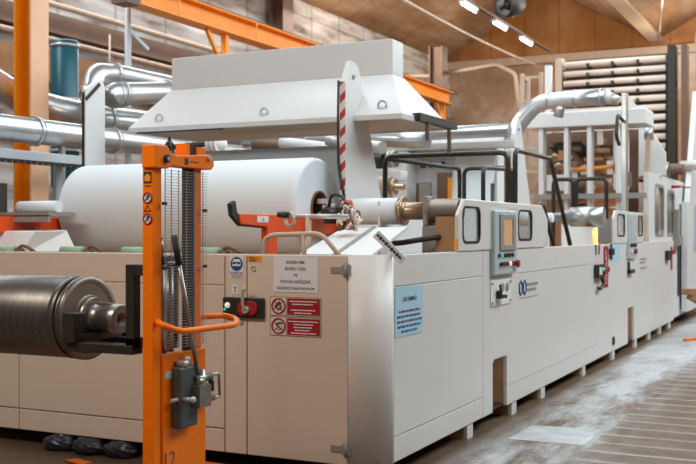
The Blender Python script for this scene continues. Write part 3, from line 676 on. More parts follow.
# ================================================================== MIDDLE OF THE MACHINE
pu = thing('printing_unit', 'white machine cabinet with grey boxes behind the black railings', 'printing unit', (-2.2, 7, 1.2))
MB().box(-3.6, -1.42, 6.9, 7.2, 1.25, 3.0).build('front_plate', 'bright', pu, .01)
MB().box(-3.0, -2.55, 6.5, 6.9, 1.25, 2.72).build('side_tower', 'bright', pu, .01)
MB().box(-2.37, -2.22, 6.5, 6.6, 1.75, 2.32).build('control_box', 'grey', pu, .01)
MB().box(-2.43, -2.38, 6.55, 6.6, 1.8, 2.3).build('side_panel', 'brown_steel', pu)
MB().box(-2.15, -1.98, 6.6, 6.7, 1.7, 2.43).build('dark_door', 'brown_steel', pu)
MB().box(-1.99, -1.94, 6.57, 6.6, 1.75, 2.36).build('yellow_strip', 'amber', pu, label='yellow strip')
for x, c, w in ((-2.5, 'navy', .08), (-2.38, 'navy', .05), (-2.2, 'navy', .05)): MB().box(x, x+w, 6.885, 6.898, 2.52, 2.6).build('blue_sticker', c, pu)
MB().box(-2.55, -1.5, 6.86, 6.9, 2.62, 2.66).build('ledge', 'lgrey', pu)
t = MB().add([(-1.98, 6.25, 1.3), (-1.42, 6.25, 1.3), (-1.42, 6.86, 2.66), (-1.98, 6.86, 2.66), (-1.98, 6.27, 1.29), (-1.42, 6.27, 1.29), (-1.42, 6.88, 2.65), (-1.98, 6.88, 2.65)],
             [(0, 1, 2, 3), (7, 6, 5, 4), (0, 4, 5, 1), (1, 5, 6, 2), (2, 6, 7, 3), (3, 7, 4, 0)]).build('paper_sheet', 'paper'); tag(t, 'white paper web rising in front of the white cabinet behind the railing', 'paper web')
t = thing('web_roller', 'dark roller between the striped upright and the white cabinet', 'roller', (-2.2, 4.9, 2.3))
MB().cyl((-3.4, 4.9, 2.5), (-2.15, 4.9, 2.5), .11).build('roller_sleeve', 'black', t)
MB().lathe((-2.15, 4.9, 2.5), (1, 0, 0), [(0, .05), (.05, .05), (.05, .1), (.15, .1), (.15, .04), (.3, .04)], 24).build('journal', 'steel', t)
MB().box(-3.4, -1.9, 4.8, 5.0, 2.24, 2.36).build('beam', 'white', t, .01)
t = thing('web_roller', 'pale roller with steel end low behind the striped upright', 'roller', (-2, 4.4, 1.9))
MB().cyl((-3.2, 4.4, 2.15), (-1.85, 4.4, 2.15), .12).build('roller_sleeve', 'beige_pipe', t)
MB().lathe((-1.85, 4.4, 2.15), (1, 0, 0), [(0, .09), (.06, .09), (.06, .04), (.16, .04)], 24).build('journal', 'brass', t)
MB().box(-3.2, -1.5, 4.3, 4.6, 1.25, 1.9).build('stand', 'white', t, .01)
t = MB().cyl((-5, 6.4, 2.93), (-1.1, 6.4, 2.93), .085, n=32); 
for x in (-4, -2.9, -1.9): t.lathe((x, 6.4, 2.93), (1, 0, 0), [(0, .085), (0, .095), (.03, .095), (.03, .085)], 32)
t = t.build('duct', 'galv'); MB().box(-3.95, -3.88, 6.37, 6.43, 1.25, 2.86).build('support_leg', 'grey', t); tag(t, 'straight silver duct crossing behind the hood rail towards the bare post', 'duct')
t = MB().box(-5, -1.1, 6.6, 6.9, 2.74, 2.82).build('beam', 'white'); tag(t, 'long white beam under the straight silver duct', 'beam')

# second press section right of the second post
ps = thing('press_frame', 'white press frame with rollers and warm lit inside under the elbow duct', 'press', (-1.2, 9.8, 1.2))
MB().box(-1.85, .0, 9.7, 10.4, 3.28, 3.52).build('canopy', 'white', ps, .02)
for x in (-1.62, -1.22, -.86, -.42): MB().box(x-.035, x+.035, 9.75, 9.95, 1.25, 3.3).build('column', 'white', ps, .01)
MB().box(-1.7, 0, 9.65, 9.8, 2.16, 2.24).build('cross_beam', 'grey', ps)
MB().box(-1.55, -1.28, 9.85, 10.1, 2.3, 2.55).build('panel', 'white', ps)
MB().box(-1.8, -.3, 10.75, 10.8, 1.25, 3.3).build('back_plate', 'brown_steel', ps)
for k, (z, x0, x1, r, c) in enumerate(((3.0, -1.55, -1.0, .08, 'dark'), (2.85, -1.55, -1.2, .06, 'brass'), (2.92, -1.15, -.92, .1, 'dark'), (2.7, -1.5, -1.0, .06, 'brass'), (2.62, -.95, -.45, .06, 'brass'), (2.95, -.82, -.5, .07, 'brown_steel'), (2.42, -1.15, -.5, .07, 'beige_pipe'), (2.0, -1.2, -.4, .1, 'brass'), (1.75, -1.2, -.4, .08, 'brown_steel'), (2.75, -.8, -.55, .09, 'tan'))):
    MB().lathe((x0, 10.05+.02*k, z), (1, 0, 0), [(0, r*.4), (.05, r*.4), (.05, r), (x1-x0-.05, r), (x1-x0-.05, r*.4), (x1-x0, r*.4)], 20).build('roller', c, ps)
for x in (-1.08, -.78, -.58): MB().cyl((x, 9.9, 1.3), (x, 9.9, 1.72), .03).build('work_lamp', 'glow', ps, label='glowing warm lamp tube')
MB().box(-1.5, -1.2, 10.0, 10.3, 1.3, 2.0).build('cabinet', 'tan', ps, .01); MB().box(-.52, -.3, 9.9, 10.0, 2.3, 3.2).build('side_sheet', 'white', ps)
random.seed(21)
for k in range(22):
    x = random.uniform(-1.55, -.5); z = random.uniform(1.95, 3.15); c = random.choice(('black', 'brown_steel', 'brass', 'white', 'silver', 'tan', 'white'))
    if k % 2: MB().cyl((x, 9.96, z), (x+random.uniform(.12, .3), 9.96, z), random.uniform(.02, .045), n=14).build('guide_roller', c, ps)
    else:
        w, h = random.uniform(.05, .16), random.uniform(.06, .22); MB().box(x, x+w, 9.9, 9.95, z, z+h).build('bearing_block', c, ps, .006)
MB().cyl((-1.15, 9.88, 2.62), (-.5, 9.88, 2.66), .03).build('guide_roller', 'amber', ps)  # amber paints in the orange lit strip
MB().box(-.86, -.5, 10.1, 10.2, 1.8, 2.1).build('guard_sheet', 'tan', ps)
m = MB()
for k in range(7): m.tube(fillet([(-1.5+k*.17, 10.3, 3.1-.12*(k % 3)), (-1.4+k*.17, 10.25, 2.8-.1*(k % 2)), (-1.55+k*.19, 10.3, 2.4)], .1), .02, 8)
m.build('hose_bundle', 'brown_steel', ps, stuff=True)
t = thing('web_roller', 'white roller with steel sleeve behind the sloping black handrail', 'roller', (-.7, 7, 1.6))
MB().lathe((-1.1, 6.6, 1.83), (1, 0, 0), [(0, .02), (0, .11), (.35, .11), (.35, .06), (.5, .06)], 28).build('paper_web', 'paper', t)
MB().lathe((-.65, 6.9, 1.84), (1, 0, 0), [(0, .06), (.1, .06), (.1, .1), (.2, .1), (.2, .125), (.62, .125), (.62, .1)], 32).build('steel_sleeve', 'galv', t)
t = MB().box(-1.6, -.75, 6.9, 7.0, 1.3, 1.8).build('sheet_tray', 'bright'); tag(t, 'white plate below the roller behind the sloping handrail', 'plate')
# sloping white cover plate & posts on the right
t = MB().prism([(-1.7, 3.62), (-.72, 3.66), (-.61, 3.9), (-.5, 3.85), (.04, 2.95), (.04, 2.58), (-.7, 2.58), (-.7, 3.3), (-1.7, 3.3)], 1, 11.3, 11.38).build('cover_plate', 'white'); tag(t, 'white cover plate with sloping edge below the roller rack', 'cover plate')
t = thing('steel_post', 'tall galvanised post rising from the second desk', 'post', (-.1, 8.7, 1.2))
MB().box(-.14, -.07, 8.56, 8.72, 1.2, 3.6).build('post', 'galv', t, .008)
MB().tube(fillet([(-.1, 8.5, 3.2), (-.1, 8.1, 3.25), (-.1, 8.0, 2.95), (-.1, 8.2, 2.85)], .08), .025).build('pipe_hook', 'dark', t)
MB().box(-.13, -.05, 8.72, 8.85, 2.3, 2.5).build('clamp', 'steel', t)
t = thing('brace_post', 'pale leaning post with round head right of the galvanised post', 'post', (-.1, 10.9, 1.3))
MB().bar((-.1, 10.1, 1.3), (-.1, 10.55, 3.15), .1, .08, (1, 0, 0)).build('post', 'beige_pipe', t, .01)
MB().cyl((-.16, 10.57, 3.2), (-.04, 10.57, 3.2), .1).build('round_head', 'galv', t)
MB().bar((-.1, 10.4, 2.3), (-.1, 10.95, 1.3), .05, .05, (1, 0, 0)).build('strut', 'black', t)
t = thing('valve_group', 'cluster of pipes and flanges on top of the tall cabinet', 'valves', (-.3, 12, 2.58))
MB().cyl((-1.2, 12.6, 2.75), (.15, 12.6, 2.75), .1).build('pipe', 'brown_steel', t)
MB().lathe((-.3, 12.2, 2.7), (1, 0, 0), [(0, .05), (0, .16), (.06, .16), (.06, .1), (.2, .1), (.2, .16), (.26, .16)], 20).build('flange', 'steel', t)
MB().cyl((-.5, 12.4, 2.58), (-.5, 12.4, 3.0), .08).sphere((-.5, 12.4, 3.02), .12).build('valve', 'brass', t)
MB().cyl((-.1, 14.0, 2.9), (.8, 14.0, 2.9), .09).build('cross_pipe', 'silver', t)

# elbow duct
ed = thing('elbow_duct', 'silver elbow duct curving up and across in front of the roller rack', 'duct', (-.9, 8.7, 3.2))
MB().tube(fillet([(-1.72, 8.5, 2.95), (-1.6, 8.5, 3.24), (-1.32, 8.5, 3.53), (-.95, 8.5, 3.55), (-.35, 8.5, 3.55)], .3, 7), .115, 24).build('bend', 'galv', ed)
for x in (-1.18, -.8, -.42): MB().lathe((x, 8.5, 3.55), (1, 0, 0), [(0, .11), (0, .125), (.03, .125), (.03, .11)], 28).build('band', 'galv', ed)
MB().cyl((-.36, 8.5, 3.55), (-.16, 8.5, 3.49), .11, .06).build('nozzle', 'silver', ed)
MB().cyl((-.98, 8.5, 3.5), (-1.02, 8.5, 3.3), .07).build('drop_pipe', 'galv', ed)
MB().cyl((-1.75, 8.5, 2.7), (-1.75, 8.5, 2.96), .16).build('collar', 'galv', ed)

# ================================================================== ROLLER RACK at the back
rk = thing('roller_rack', 'tall dark rack holding rows of long pale rollers', 'rack', (-1.9, 17, 0))
MB().box(-.78, -.62, 16.9, 17.3, 0, 5.7).build('post', 'dark', rk); MB().box(-.5, -.38, 16.95, 17.3, 0, 5.7).build('post', 'brown_steel', rk)
MB().box(-3.25, -3.1, 16.95, 17.3, 0, 5.6).build('post', 'beige_pipe', rk)
MB().box(-3.1, -.62, 17.3, 17.36, 2.4, 5.6).build('backing', 'brown_steel', rk)
ROWS = 14
rls = []
for k in range(ROWS):
    z = 5.43-k*.212
    m = MB().box(-3.1, -.62, 17.05, 17.25, z-.13, z-.09)
    for x in (-2.5, -1.95, -1.4): m.box(x-.03, x+.03, 16.85, 17.2, z-.1, z+.0)
    m.build('shelf', 'dark', rk)
POS = ('topmost', 'second from the top', 'third from the top', 'fourth from the top', 'fifth from the top', 'sixth from the top', 'seventh from the top', 'eighth from the top', 'ninth from the top', 'tenth from the top', 'eleventh from the top', 'twelfth from the top', 'next to lowest', 'lowest')
for k in range(ROWS):
    z = 5.43-k*.212
    if k == 0:
        r0 = thing('stored_roller', 'pale long roller on the dark rack, ' + POS[0], 'roller', (-1.9, 16.95, z-.06), 'rollers stored on the rack')
        MB().cyl((-3.05, 16.95, z), (-.82, 16.95, z), .068, n=18).build('roller_sleeve', 'cream', r0)
        MB().cyl((-.82, 16.95, z), (-.66, 16.95, z), .02, n=10).build('journal', 'dark', r0)
    else: dup(r0, (0, 0, -.212*k), 'pale long roller on the dark rack, ' + POS[k])
def ladder(name, label, x0, x1, y, z0, z1, step, diag):
    t = thing(name, label, 'frame', ((x0+x1)/2, y, 0))
    for x in (x0, x1):
        for yy in (y, y+.5): MB().box(x-.04, x+.04, yy-.04, yy+.04, 0, z1).build('post', 'beige_pipe', t)
    z = z0
    while z <= z1:
        MB().box(x0, x1, y-.02, y+.02, z-.03, z+.03).build('rung', 'beige_pipe', t)
        MB().box(x0-.02, x0+.02, y, y+.5, z-.02, z+.02).build('rung', 'beige_pipe', t)
        if diag and z+step <= z1: MB().bar((x0, y, z), (x1, y+.5, z+step), .04, .04).build('brace', 'beige_pipe', t)
        z += step
    return t
ladder('scaffold_frame', 'pale scaffold frame left of the roller rack', -4.1, -3.65, 17.2, 2.5, 5.35, .55, False)
ladder('scaffold_frame', 'pale scaffold frame right of the roller rack', -.22, .9, 17.4, 1.9, 6.0, .7, True)
t = MB().box(-3.48, -3.34, 16.9, 17.05, 0, 5.45).build('post', 'white'); tag(t, 'white post between scaffold frame and roller rack', 'post')

# ================================================================== CRANE, COLUMNS, DUCTS ON THE LEFT
def ibeam(mb, p, q, h, w, tf=.025, tw=.02):   # I section along Y
    (x, y0, z), (_, y1, _z) = p, q
    return mb.box(x-w/2, x+w/2, y0, y1, z, z+tf).box(x-w/2, x+w/2, y0, y1, z+h-tf, z+h).box(x-tw/2, x+tw/2, y0, y1, z+tf, z+h-tf)
cr = thing('crane_runway', 'long orange crane runway beam receding above the hood', 'crane beam', (-6.7, 12, 4.98))
ibeam(MB(), (-6.7, 6.05, 4.98), (-6.7, 19.3, 4.98), .34, .3).build('beam', 'yellow', cr)
MB().box(-6.73, -6.67, 6.05, 19.3, 5.32, 5.39).build('rail', 'brown_steel', cr, label='brown crane rail')
for y in (8.53, 13.8, 18.9): 
    b = MB().box(-6.75, -6.65, y-.05, y+.05, 3.2, 4.98).build('support_post', 'yellow', cr)
    MB().bar((-6.7, y-.05, 4.4), (-6.7, y-.55, 4.97), .06, .06).build('brace', 'yellow', b)
for y in (7.0, 9.3, 11.6): MB().box(-6.56, -6.55, y, y+.04, 5.0, 5.3).build('stiffener', 'yellow', cr)
MB().box(-6.85, -6.55, 5.75, 6.05, 4.95, 5.3).build('end_stop', 'brown_steel', cr)
oc = thing('steel_column', 'orange H section steel column at the left', 'column', (-6.8, 4.1, 0))
MB().box(-7.0, -6.97, 3.98, 4.3, 0, 6.6).build('rear_flange', 'yellow', oc)
MB().box(-6.97, -6.73, 4.13, 4.15, 0, 6.6).build('web', 'yellow', oc)
MB().box(-6.73, -6.7, 3.98, 4.3, 0, 6.6).build('front_flange', 'peach', oc, label='peach flange with glare put into its colour')
MB().box(-7.05, -6.65, 3.9, 4.38, 0, .03).build('base_plate', 'yellow', oc)
for k, (y, w, lb) in enumerate(((15.2, .5, 'brown steel building column behind the crane beam, nearer one'), (19.4, .4, 'brown steel building column where the crane beam ends'))):
    t = MB(); a = -9.75 if k == 0 else -7.3; zt = 7.6 if k == 0 else 6.6
    t.box(a, a+.03, y, y+w, 0, zt).box(a+.35, a+.38, y, y+w, 0, zt).box(a+.03, a+.35, y+w/2-.02, y+w/2+.02, 0, zt)
    tag(t.build('building_column', 'brown_steel'), lb, 'column')
# wall girders and pipes on the left wall
for z0, z1, c, lb in ((5.05, 5.42, 'brown_steel', 'upper brown girder along the left wall'), (4.2, 4.75, 'tan', 'lower tan girder along the left wall')):
    t = MB().box(-9.9, -9.55, 2, 27.5, z0, z1).box(-9.55, -9.45, 2, 27.5, z0, z0+.05).build('wall_girder', c); tag(t, lb, 'girder')
for z, x, lb in ((5.52, -9.4, 'thin pale pipe above the upper wall girder'), (4.9, -9.35, 'thin pale pipe between the two wall girders'), (6.4, -9.4, 'thin pale pipe high under the roof eave')):
    t = MB().cyl((x, 2, z), (x, 27, z), .05, n=12).build('wall_pipe', 'beige_pipe'); tag(t, lb, 'pipe')
t = thing('pipe_post', 'grey vertical pipe with diagonal brace behind the silver ducts', 'pipe', (-7.2, 6.58, 0))
MB().cyl((-7.2, 6.58, 0), (-7.2, 6.58, 6.3), .05).build('post', 'lgrey', t); MB().bar((-7.2, 6.6, 4.75), (-7.1, 6.95, 4.5), .05, .05).build('brace', 'lgrey', t)
t = MB().cyl((-9.2, 8.6, 4.0), (-9.2, 8.6, 5.2), .02).build('hanger', 'beige_pipe'); tag(t, 'thin hanger rod in front of the left wall girders', 'rod')
# teal drum
dr = thing('tank', 'teal vertical tank with pale bands behind the orange column', 'tank', (-7.78, 5.83, 0))
TC = (-7.78, 5.83)
MB().lathe((*TC, 2.3), (0, 0, 1), [(0, .185), (.03, .205), (2.18, .205), (2.2, .185)], 36).build('shell', 'teal', dr)
for z in (4.40, 3.6, 2.84): MB().lathe((*TC, z), (0, 0, 1), [(0, .205), (0, .22), (.04, .22), (.04, .205)], 36).build('band', 'silver', dr)
for k in range(3):
    a = k*2*PI/3; MB().box(TC[0]+.14*math.cos(a)-.03, TC[0]+.14*math.cos(a)+.03, TC[1]+.14*math.sin(a)-.03, TC[1]+.14*math.sin(a)+.03, 0, 2.32).build('leg', 'brown_steel', dr)
# ducts
def duct(label, path, r, rad=.3, bands=(), loc=None):
    t = thing('duct', label, 'duct', path[0] if loc is None else loc)
    MB().tube(fillet(path, rad, 7), r, 28).build('duct_pipe', 'galv', t)
    for p, d in bands: MB().lathe(p, d, [(-.03, r), (-.03, r+.022), (.03, r+.022), (.03, r)], 32).build('band', 'galv', t)
    return t
Y_ = (0, 1, 0)
d1 = duct('long silver duct running in front of the orange column', [(-5.5, -1, 2.76), (-5.5, 9.5, 2.82)], .145, .1, (((-5.5, 2.75, 2.78), Y_), ((-5.5, 4.1, 2.785), Y_), ((-5.5, 5.6, 2.79), Y_)))
for y in (3.2, 5.2): MB().box(-5.53, -5.47, y-.03, y+.03, 0, 2.65).build('support_leg', 'grey', d1)
duct('upper silver duct with elbow running back under the girder', [(-6.1, 4.42, 3.1), (-6.14, 4.5, 3.72), (-6.25, 5.0, 3.8), (-6.25, 9.5, 3.86)], .135, .3, (((-6.24, 5.05, 3.8), Y_), ((-6.11, 4.45, 3.5), Z1)))
duct('short silver duct with wide flange beside the white post', [(-5.95, 4.62, 3.40), (-5.92, 4.66, 3.45), (-5.9, 8.2, 3.98)], .155, .2, (((-5.93, 4.7, 3.45), Y_), ((-5.925, 4.8, 3.465), Y_), ((-5.91, 5.8, 3.61), Y_)))
duct('slanting silver duct passing behind the orange column', [(-7.6, 2.8, 4.1), (-7.38, 3.6, 3.75), (-7.28, 4.5, 3.4), (-6.6, 5.0, 3.2), (-6.5, 6.2, 3.22), (-6.5, 8.5, 3.27)], .2, .4, (((-7.435, 3.4, 3.835), (.25, .8, -.4)), ((-6.58, 5.3, 3.205), (.1, 1, 0))))
duct('low silver pipe under the hood left end', [(-5.3, 5.4, 2.45), (-5.3, 9, 2.5)], .1, .1, (((-5.3, 5.6, 2.455), Y_),))
# tray / walkway
tr = thing('walkway_tray', 'pale steel walkway beam at the far left below the long duct', 'walkway', (-5, 1.6, 2.3))
MB().box(-5.4, -5.0, -.6, 3.2, 2.4, 2.5).build('beam', 'lgrey', tr, .006)
m = MB().box(-5.01, -4.99, .4, 3.06, 2.39, 2.4)
for k in range(30): m.box(-5.01, -4.99, .4+k*.09, .45+k*.09, 2.36, 2.4)
m.build('grating_teeth', 'dark', tr)
MB().box(-5.05, -5.0, 1.6, 1.7, 1.2, 2.4).build('leg', 'lgrey', tr); MB().box(-5.45, -5.4, 3.0, 3.1, 0, 2.4).build('leg', 'lgrey', tr)
t = MB().box(-6.5, -5.4, 4.6, 4.7, 1.2, 2.3).build('wall_panel', 'lgrey'); tag(t, 'pale grey panel between orange column and paper roll', 'panel')
# stuff seen in the gap between hood and roll: valve, pipes
t = MB().sphere((-4.16, 4.4, 2.72), .13, (1, 1, .9)).build('expansion_bellows', 'bright')
for z in (-.06, 0, .06): MB().lathe((-4.16+z, 4.4, 2.72), (1, 0, 0), [(-.012, .12), (-.012, .137), (.012, .137), (.012, .12)], 24).build('fold', 'bright', t)
MB().cyl((-4.16, 4.4, 1.25), (-4.16, 4.4, 2.62), .03).build('support_leg', 'grey', t); tag(t, 'white ribbed bellows under the hood above the orange mast', 'bellows')
t = MB().cyl((-4.9, 4.4, 2.7), (-4.28, 4.4, 2.72), .035).build('pipe', 'dark'); tag(t, 'dark pipe left of the white bellows', 'pipe')
for k, (x0, x1, y, z, r, c, lb) in enumerate(((-4.3, -2.5, 5.5, 2.72, .07, 'brown_steel', 'brown pipe glimpsed under the hood left'), (-3.6, -2.5, 5.0, 2.68, .07, 'bright', 'white pipe glimpsed under the middle of the hood'), (-3.3, -1.9, 5.8, 2.82, .1, 'galv', 'silver pipe glimpsed under the hood right'), (-2.8, -2.0, 4.7, 2.66, .07, 'silver', 'short grey pipe glimpsed beside the striped upright'))):
    t = MB().tube(fillet([(x0, y, z+.08), ((x0+x1)/2, y, z), (x1, y-.2, z-.06)], .3), r, 16).build('pipe', c); tag(t, lb, 'pipe')
t = MB().box(-5.2, -3.3, 6.2, 6.25, 1.25, 2.3).build('partition', 'brown_steel'); tag(t, 'brown partition behind the big paper roll', 'partition')
t = MB().box(-4.2, -1.55, 2.97, 3.0, 1.33, 2.5).build('roll_shield', 'lgrey'); tag(t, 'grey strip of shield plate right behind the big paper roll', 'plate')

# ================================================================== ROOF LAMPS, WIRES
lp = None
LL = ('lit ceiling tube lamp, nearest of the row of three', 'lit ceiling tube lamp, middle of the row of three', 'lit ceiling tube lamp, farthest of the row of three')
for k in range(3):
    y = 14.4+k*2.2
    if lp is None:
        lp = thing('ceiling_lamp', LL[0], 'lamp', (-4.6, y+.5, 6.5), 'row of ceiling tube lamps')
        MB().box(-4.66, -4.54, y, y+.95, 6.5, 6.56).build('housing', 'white', lp)
        MB().cyl((-4.6, y+.03, 6.475), (-4.6, y+.92, 6.475), .026, n=12).build('tube', 'tube', lp)
    else: dup(lp, (0, 2.2*k, 0), LL[k])
t = MB().box(-4.64, -4.56, 8, 21.5, 6.585, 6.64)
for y in (9, 12.5, 16, 20): t.cyl((-4.6, y, 6.6), (-4.6, y, 8.83), .012, n=6)
tag(t.build('lamp_rail', 'brown_steel'), 'brown rail with hangers carrying the three lit lamps', 'rail')
t = MB().tube([(-5, 9+k*.6, 6.12+.012*(k-10)**2/10) for k in range(22)], .035, 8).build('conduit', 'beige_pipe'); tag(t, 'pale conduit crossing high below the brown roof', 'conduit')
t = MB().tube(fillet([(-9.3, 14, 5.95), (-8.3, 20, 5.95), (-7.5, 20, 5.9), (-5.6, 20, 6.08), (-5.1, 20, 5.8), (-4.95, 20, 4.2)], .12), .055, 12).build('pipe', 'beige_pipe'); tag(t, 'pale pipe bending down in the far left corner', 'pipe')
t = MB().tube(fillet([(-9.3, 10, 6.3), (-9.3, 27, 6.4)], .3), .07, 10).build('pipe', 'beige_pipe'); tag(t, 'long pale pipe beside the roof eave', 'pipe')
t = MB().tube([(.4, 12, 9.5), (-.1, 14, 8.2), (-1.2, 19, 7.25), (-2.72, 27.9, 7.78)], .02, 6).build('wire', 'beige_pipe'); tag(t, 'thin wire below the right hand roof slope', 'wire')
t = thing('roof_fan', 'dark fan hanging under the roof beside the lit lamps', 'fan', (-4.15, 16, 6.6))
MB().pipe((-4.2, 16.0, 6.72), (-4.0, 16.4, 6.82), .28, .25).build('ring', 'dark', t); MB().sphere((-4.1, 16.2, 6.77), .14).build('motor', 'black', t)
for k in range(4):
    a = k*PI/2+.4; MB().bar((-4.1, 16.2, 6.77), (-4.1+.24*math.cos(a), 16.2, 6.77+.24*math.sin(a)), .1, .012, (0, 1, .3)).build('blade', 'dark', t)
MB().cyl((-4.1, 16.2, 7.0), (-4.1, 16.2, 8.55), .02, n=8).build('rod', 'dark', t)

# ================================================================== STACKER with its steel roll
PX = -.55
sk = thing('stacker', 'orange hand pallet stacker with wire guard in the foreground', 'stacker', (PX-.1, -1.45, 0))
MB().box(PX-.068, PX, -1.672, -1.605, .06, 2.09).build('mast_post', 'orange', sk, .004)
MB().box(PX-.05, PX-.012, -1.605, -1.585, .06, 2.06).build('mast_channel', 'orange', sk)
MB().box(PX-.045, PX-.003, -1.29, -1.225, .06, 2.06).build('mast_post', 'orange', sk, .004)
MB().box(PX-.05, PX-.01, -1.345, -1.295, .06, 2.06).build('lift_channel', 'dark', sk, label='dark inner lift channel')
# top head
hd2 = MB().prism([(-1.69, 2.105), (-1.69, 1.985), (-1.575, 1.985), (-1.55, 2.0), (-1.17, 2.0), (-1.145, 2.02), (-1.145, 2.065), (-1.19, 2.085), (-1.5, 2.06), (-1.55, 2.07), (-1.59, 2.105)], 0, PX-.06, PX+.03).build('head_beam', 'orange', sk, .006)
MB().cyl((PX+.03, -1.6, 2.035), (PX+.045, -1.6, 2.035), .022, n=20).build('pulley_bolt', 'black', hd2); MB().cyl((PX+.045, -1.6, 2.035), (PX+.05, -1.6, 2.035), .011, n=14).build('bolt_head', 'silver', hd2)
MB().box(PX-.05, PX+.02, -1.4, -1.37, 2.05, 2.13).build('chain_anchor', 'orange', hd2); MB().box(PX-.05, PX+.02, -1.3, -1.22, 2.05, 2.12).build('chain_anchor', 'orange', hd2)
MB().box(PX-.04, PX+.01, -1.365, -1.305, 2.05, 2.125).build('lift_chain', 'black', hd2); MB().cyl((PX-.02, -1.5, 2.04), (PX-.02, -1.5, 2.16), .01).ring((PX-.02, -1.5, 2.1), (1, 0, 0), .035, .007).build('hose_clip', 'black', hd2)
MB().box(PX+.03, PX+.032, -1.43, -1.40, 2.015, 2.05).build('maker_plate', 'ink', hd2); MB().box(PX+.03, PX+.0315, -1.385, -1.3, 2.03, 2.036).build('maker_strip', 'ink', hd2)
MB().cyl((PX+.03, -1.2, 2.06), (PX+.045, -1.2, 2.06), .012, n=12).build('bolt', 'silver', hd2)
# labels on the near post (its front face looks towards the aisle)
ly = -1.6725; lc = PX-.034
l1 = MB().box(lc-.024, lc+.024, ly-.002, ly, 1.905, 1.965).build('maker_label', 'ink', sk, label='black label with yellow emblem')
MB().prism([(lc-.018, 1.915), (lc+.018, 1.915), (lc+.018, 1.942), (lc, 1.956), (lc-.018, 1.942)], 1, ly-.003, ly-.002).build('emblem', 'amber', l1)
MB().box(lc-.02, lc+.02, ly-.002, ly, 1.888, 1.893).build('maker_strip', 'ink', sk)
for k, z in enumerate((1.828, 1.718)):
    d = MB().cyl((lc, ly, z), (lc, ly-.002, z), .028, n=28).build('warning_disc', 'signwhite', sk, label='round red ringed warning label')
    MB().ring((lc, ly-.002, z), (0, 1, 0), .026, .0045, 28, 6).bar((lc-.018, ly-.003, z+.018), (lc+.018, ly-.003, z-.018), .003, .006, (0, 1, 0)).build('ring', 'red', d)
    MB().bar((lc-.015, ly-.0025, z-.013), (lc+.015, ly-.0025, z+.013), .002, .011, (0, 1, 0)).sphere((lc+.004, ly-.0025, z+.012), .008, (1, .2, 1), 8).build('pictogram', 'ink', d)
MB().bar((lc-.018, ly-.001, 1.76), (lc, ly-.001, 1.79), .002, .004, (0, 1, 0)).bar((lc+.018, ly-.001, 1.76), (lc, ly-.001, 1.79), .002, .004, (0, 1, 0)).box(lc-.025, lc+.025, ly-.002, ly, 1.757, 1.761).build('warning_triangle', 'ink', sk)
# wire guard: horizontals and four verticals
m = MB()
gx = PX+.02
z = 1.03
while z < 1.985:
    m.box(gx-.0013, gx+.0013, -1.60, -1.2, z-.0013, z+.0013); z += .0155
for y in (-1.59, -1.535, -1.47, -1.395, -1.32, -1.24): m.box(gx-.005, gx-.001, y-.0015, y+.0015, 1.03, 1.985)
m.build('wire_guard', 'grey', sk, label='fine horizontal wire guard')
for y, z in ((-1.6, 1.8), (-1.225, 1.77), (-1.6, 1.46), (-1.225, 1.46)): MB().box(gx-.008, gx+.008, y-.014, y+.014, z-.008, z+.008).build('guard_clip', 'dark', sk)
MB().cyl((PX-.06, -1.52, 1.0), (PX-.06, -1.52, 1.5), .032).cyl((PX-.06, -1.44, 1.0), (PX-.06, -1.44, 1.46), .02).cyl((PX-.06, -1.52, 1.5), (PX-.06, -1.52, 1.62), .012).build('hydraulic_ram', 'steel', sk)
MB().box(PX-.1, PX-.02, -1.56, -1.44, 1.49, 1.52).build('ram_bracket', 'dark', sk)
# lower cover
cv = MB().box(PX-.03, PX+.012, -1.602, -1.205, .06, 1.0).build('front_cover', 'orange', sk, .004)
MB().box(PX+.012, PX+.015, -1.585, -1.49, .87, .91).build('data_plate', 'lgrey', cv)
MB().text('12', .12, (PX+.0135, -1.55, .4), Y1, Z1).build('scrawl', 'brown_steel', cv, label='scrawled dark number on the cover')
# handle
MB().tube(fillet([(PX+.0, -1.64, 1.18), (PX+.07, -1.69, 1.17), (PX+.12, -1.6, 1.13), (PX+.17, -1.14, 1.13), (PX+.12, -1.04, 1.15), (PX+.02, -1.02, 1.17), (PX-.05, -1.24, 1.17)], .07), .017, 12).build('push_handle', 'orange', sk, label='orange bent tube handle')
# pump and levers
pm = MB().box(PX+.012, PX+.07, -1.53, -1.36, .6, .93).build('pump_body', mat('grey_green_pump', rgb(84, 94, 92), .45, .3, var=.5, scale=12), sk, .012, label='dark grey green hydraulic pump')
MB().cyl((PX+.04, -1.47, .93), (PX+.04, -1.47, .96), .035).cyl((PX+.04, -1.42, .93), (PX+.04, -1.42, .98), .018).build('filler_cap', 'silver', pm)
MB().cyl((PX+.07, -1.5, .76), (PX+.13, -1.5, .76), .012).cyl((PX+.05, -1.58, .76), (PX+.05, -1.36, .76), .01).sphere((PX+.13, -1.5, .76), .018).build('release_knob', 'silver', pm)
MB().box(PX+.03, PX+.12, -1.42, -1.31, .7, .82).cyl((PX+.07, -1.4, .85), (PX+.07, -1.24, .85), .022).cyl((PX+.07, -1.38, .73), (PX+.07, -1.22, .73), .02).cyl((PX+.07, -1.33, .7), (PX+.07, -1.33, .9), .022).sphere((PX+.07, -1.36, .83), .035).build('valve_block', 'steel', pm)
MB().tube(fillet([(PX+.07, -1.3, .86), (PX+.09, -1.19, .86), (PX+.09, -1.18, .73), (PX+.07, -1.28, .72)], .02), .008).build('foot_pedal', 'steel', pm)
MB().cyl((PX+.08, -1.25, .77), (PX+.08, -1.25, .85), .016).build('pedal_grip', 'black', pm)
lv = MB().cyl((PX+.07, -1.36, .86), (PX+.08, -1.56, 1.5), .012).build('pump_lever', 'steel', sk, label='long steel pump lever')
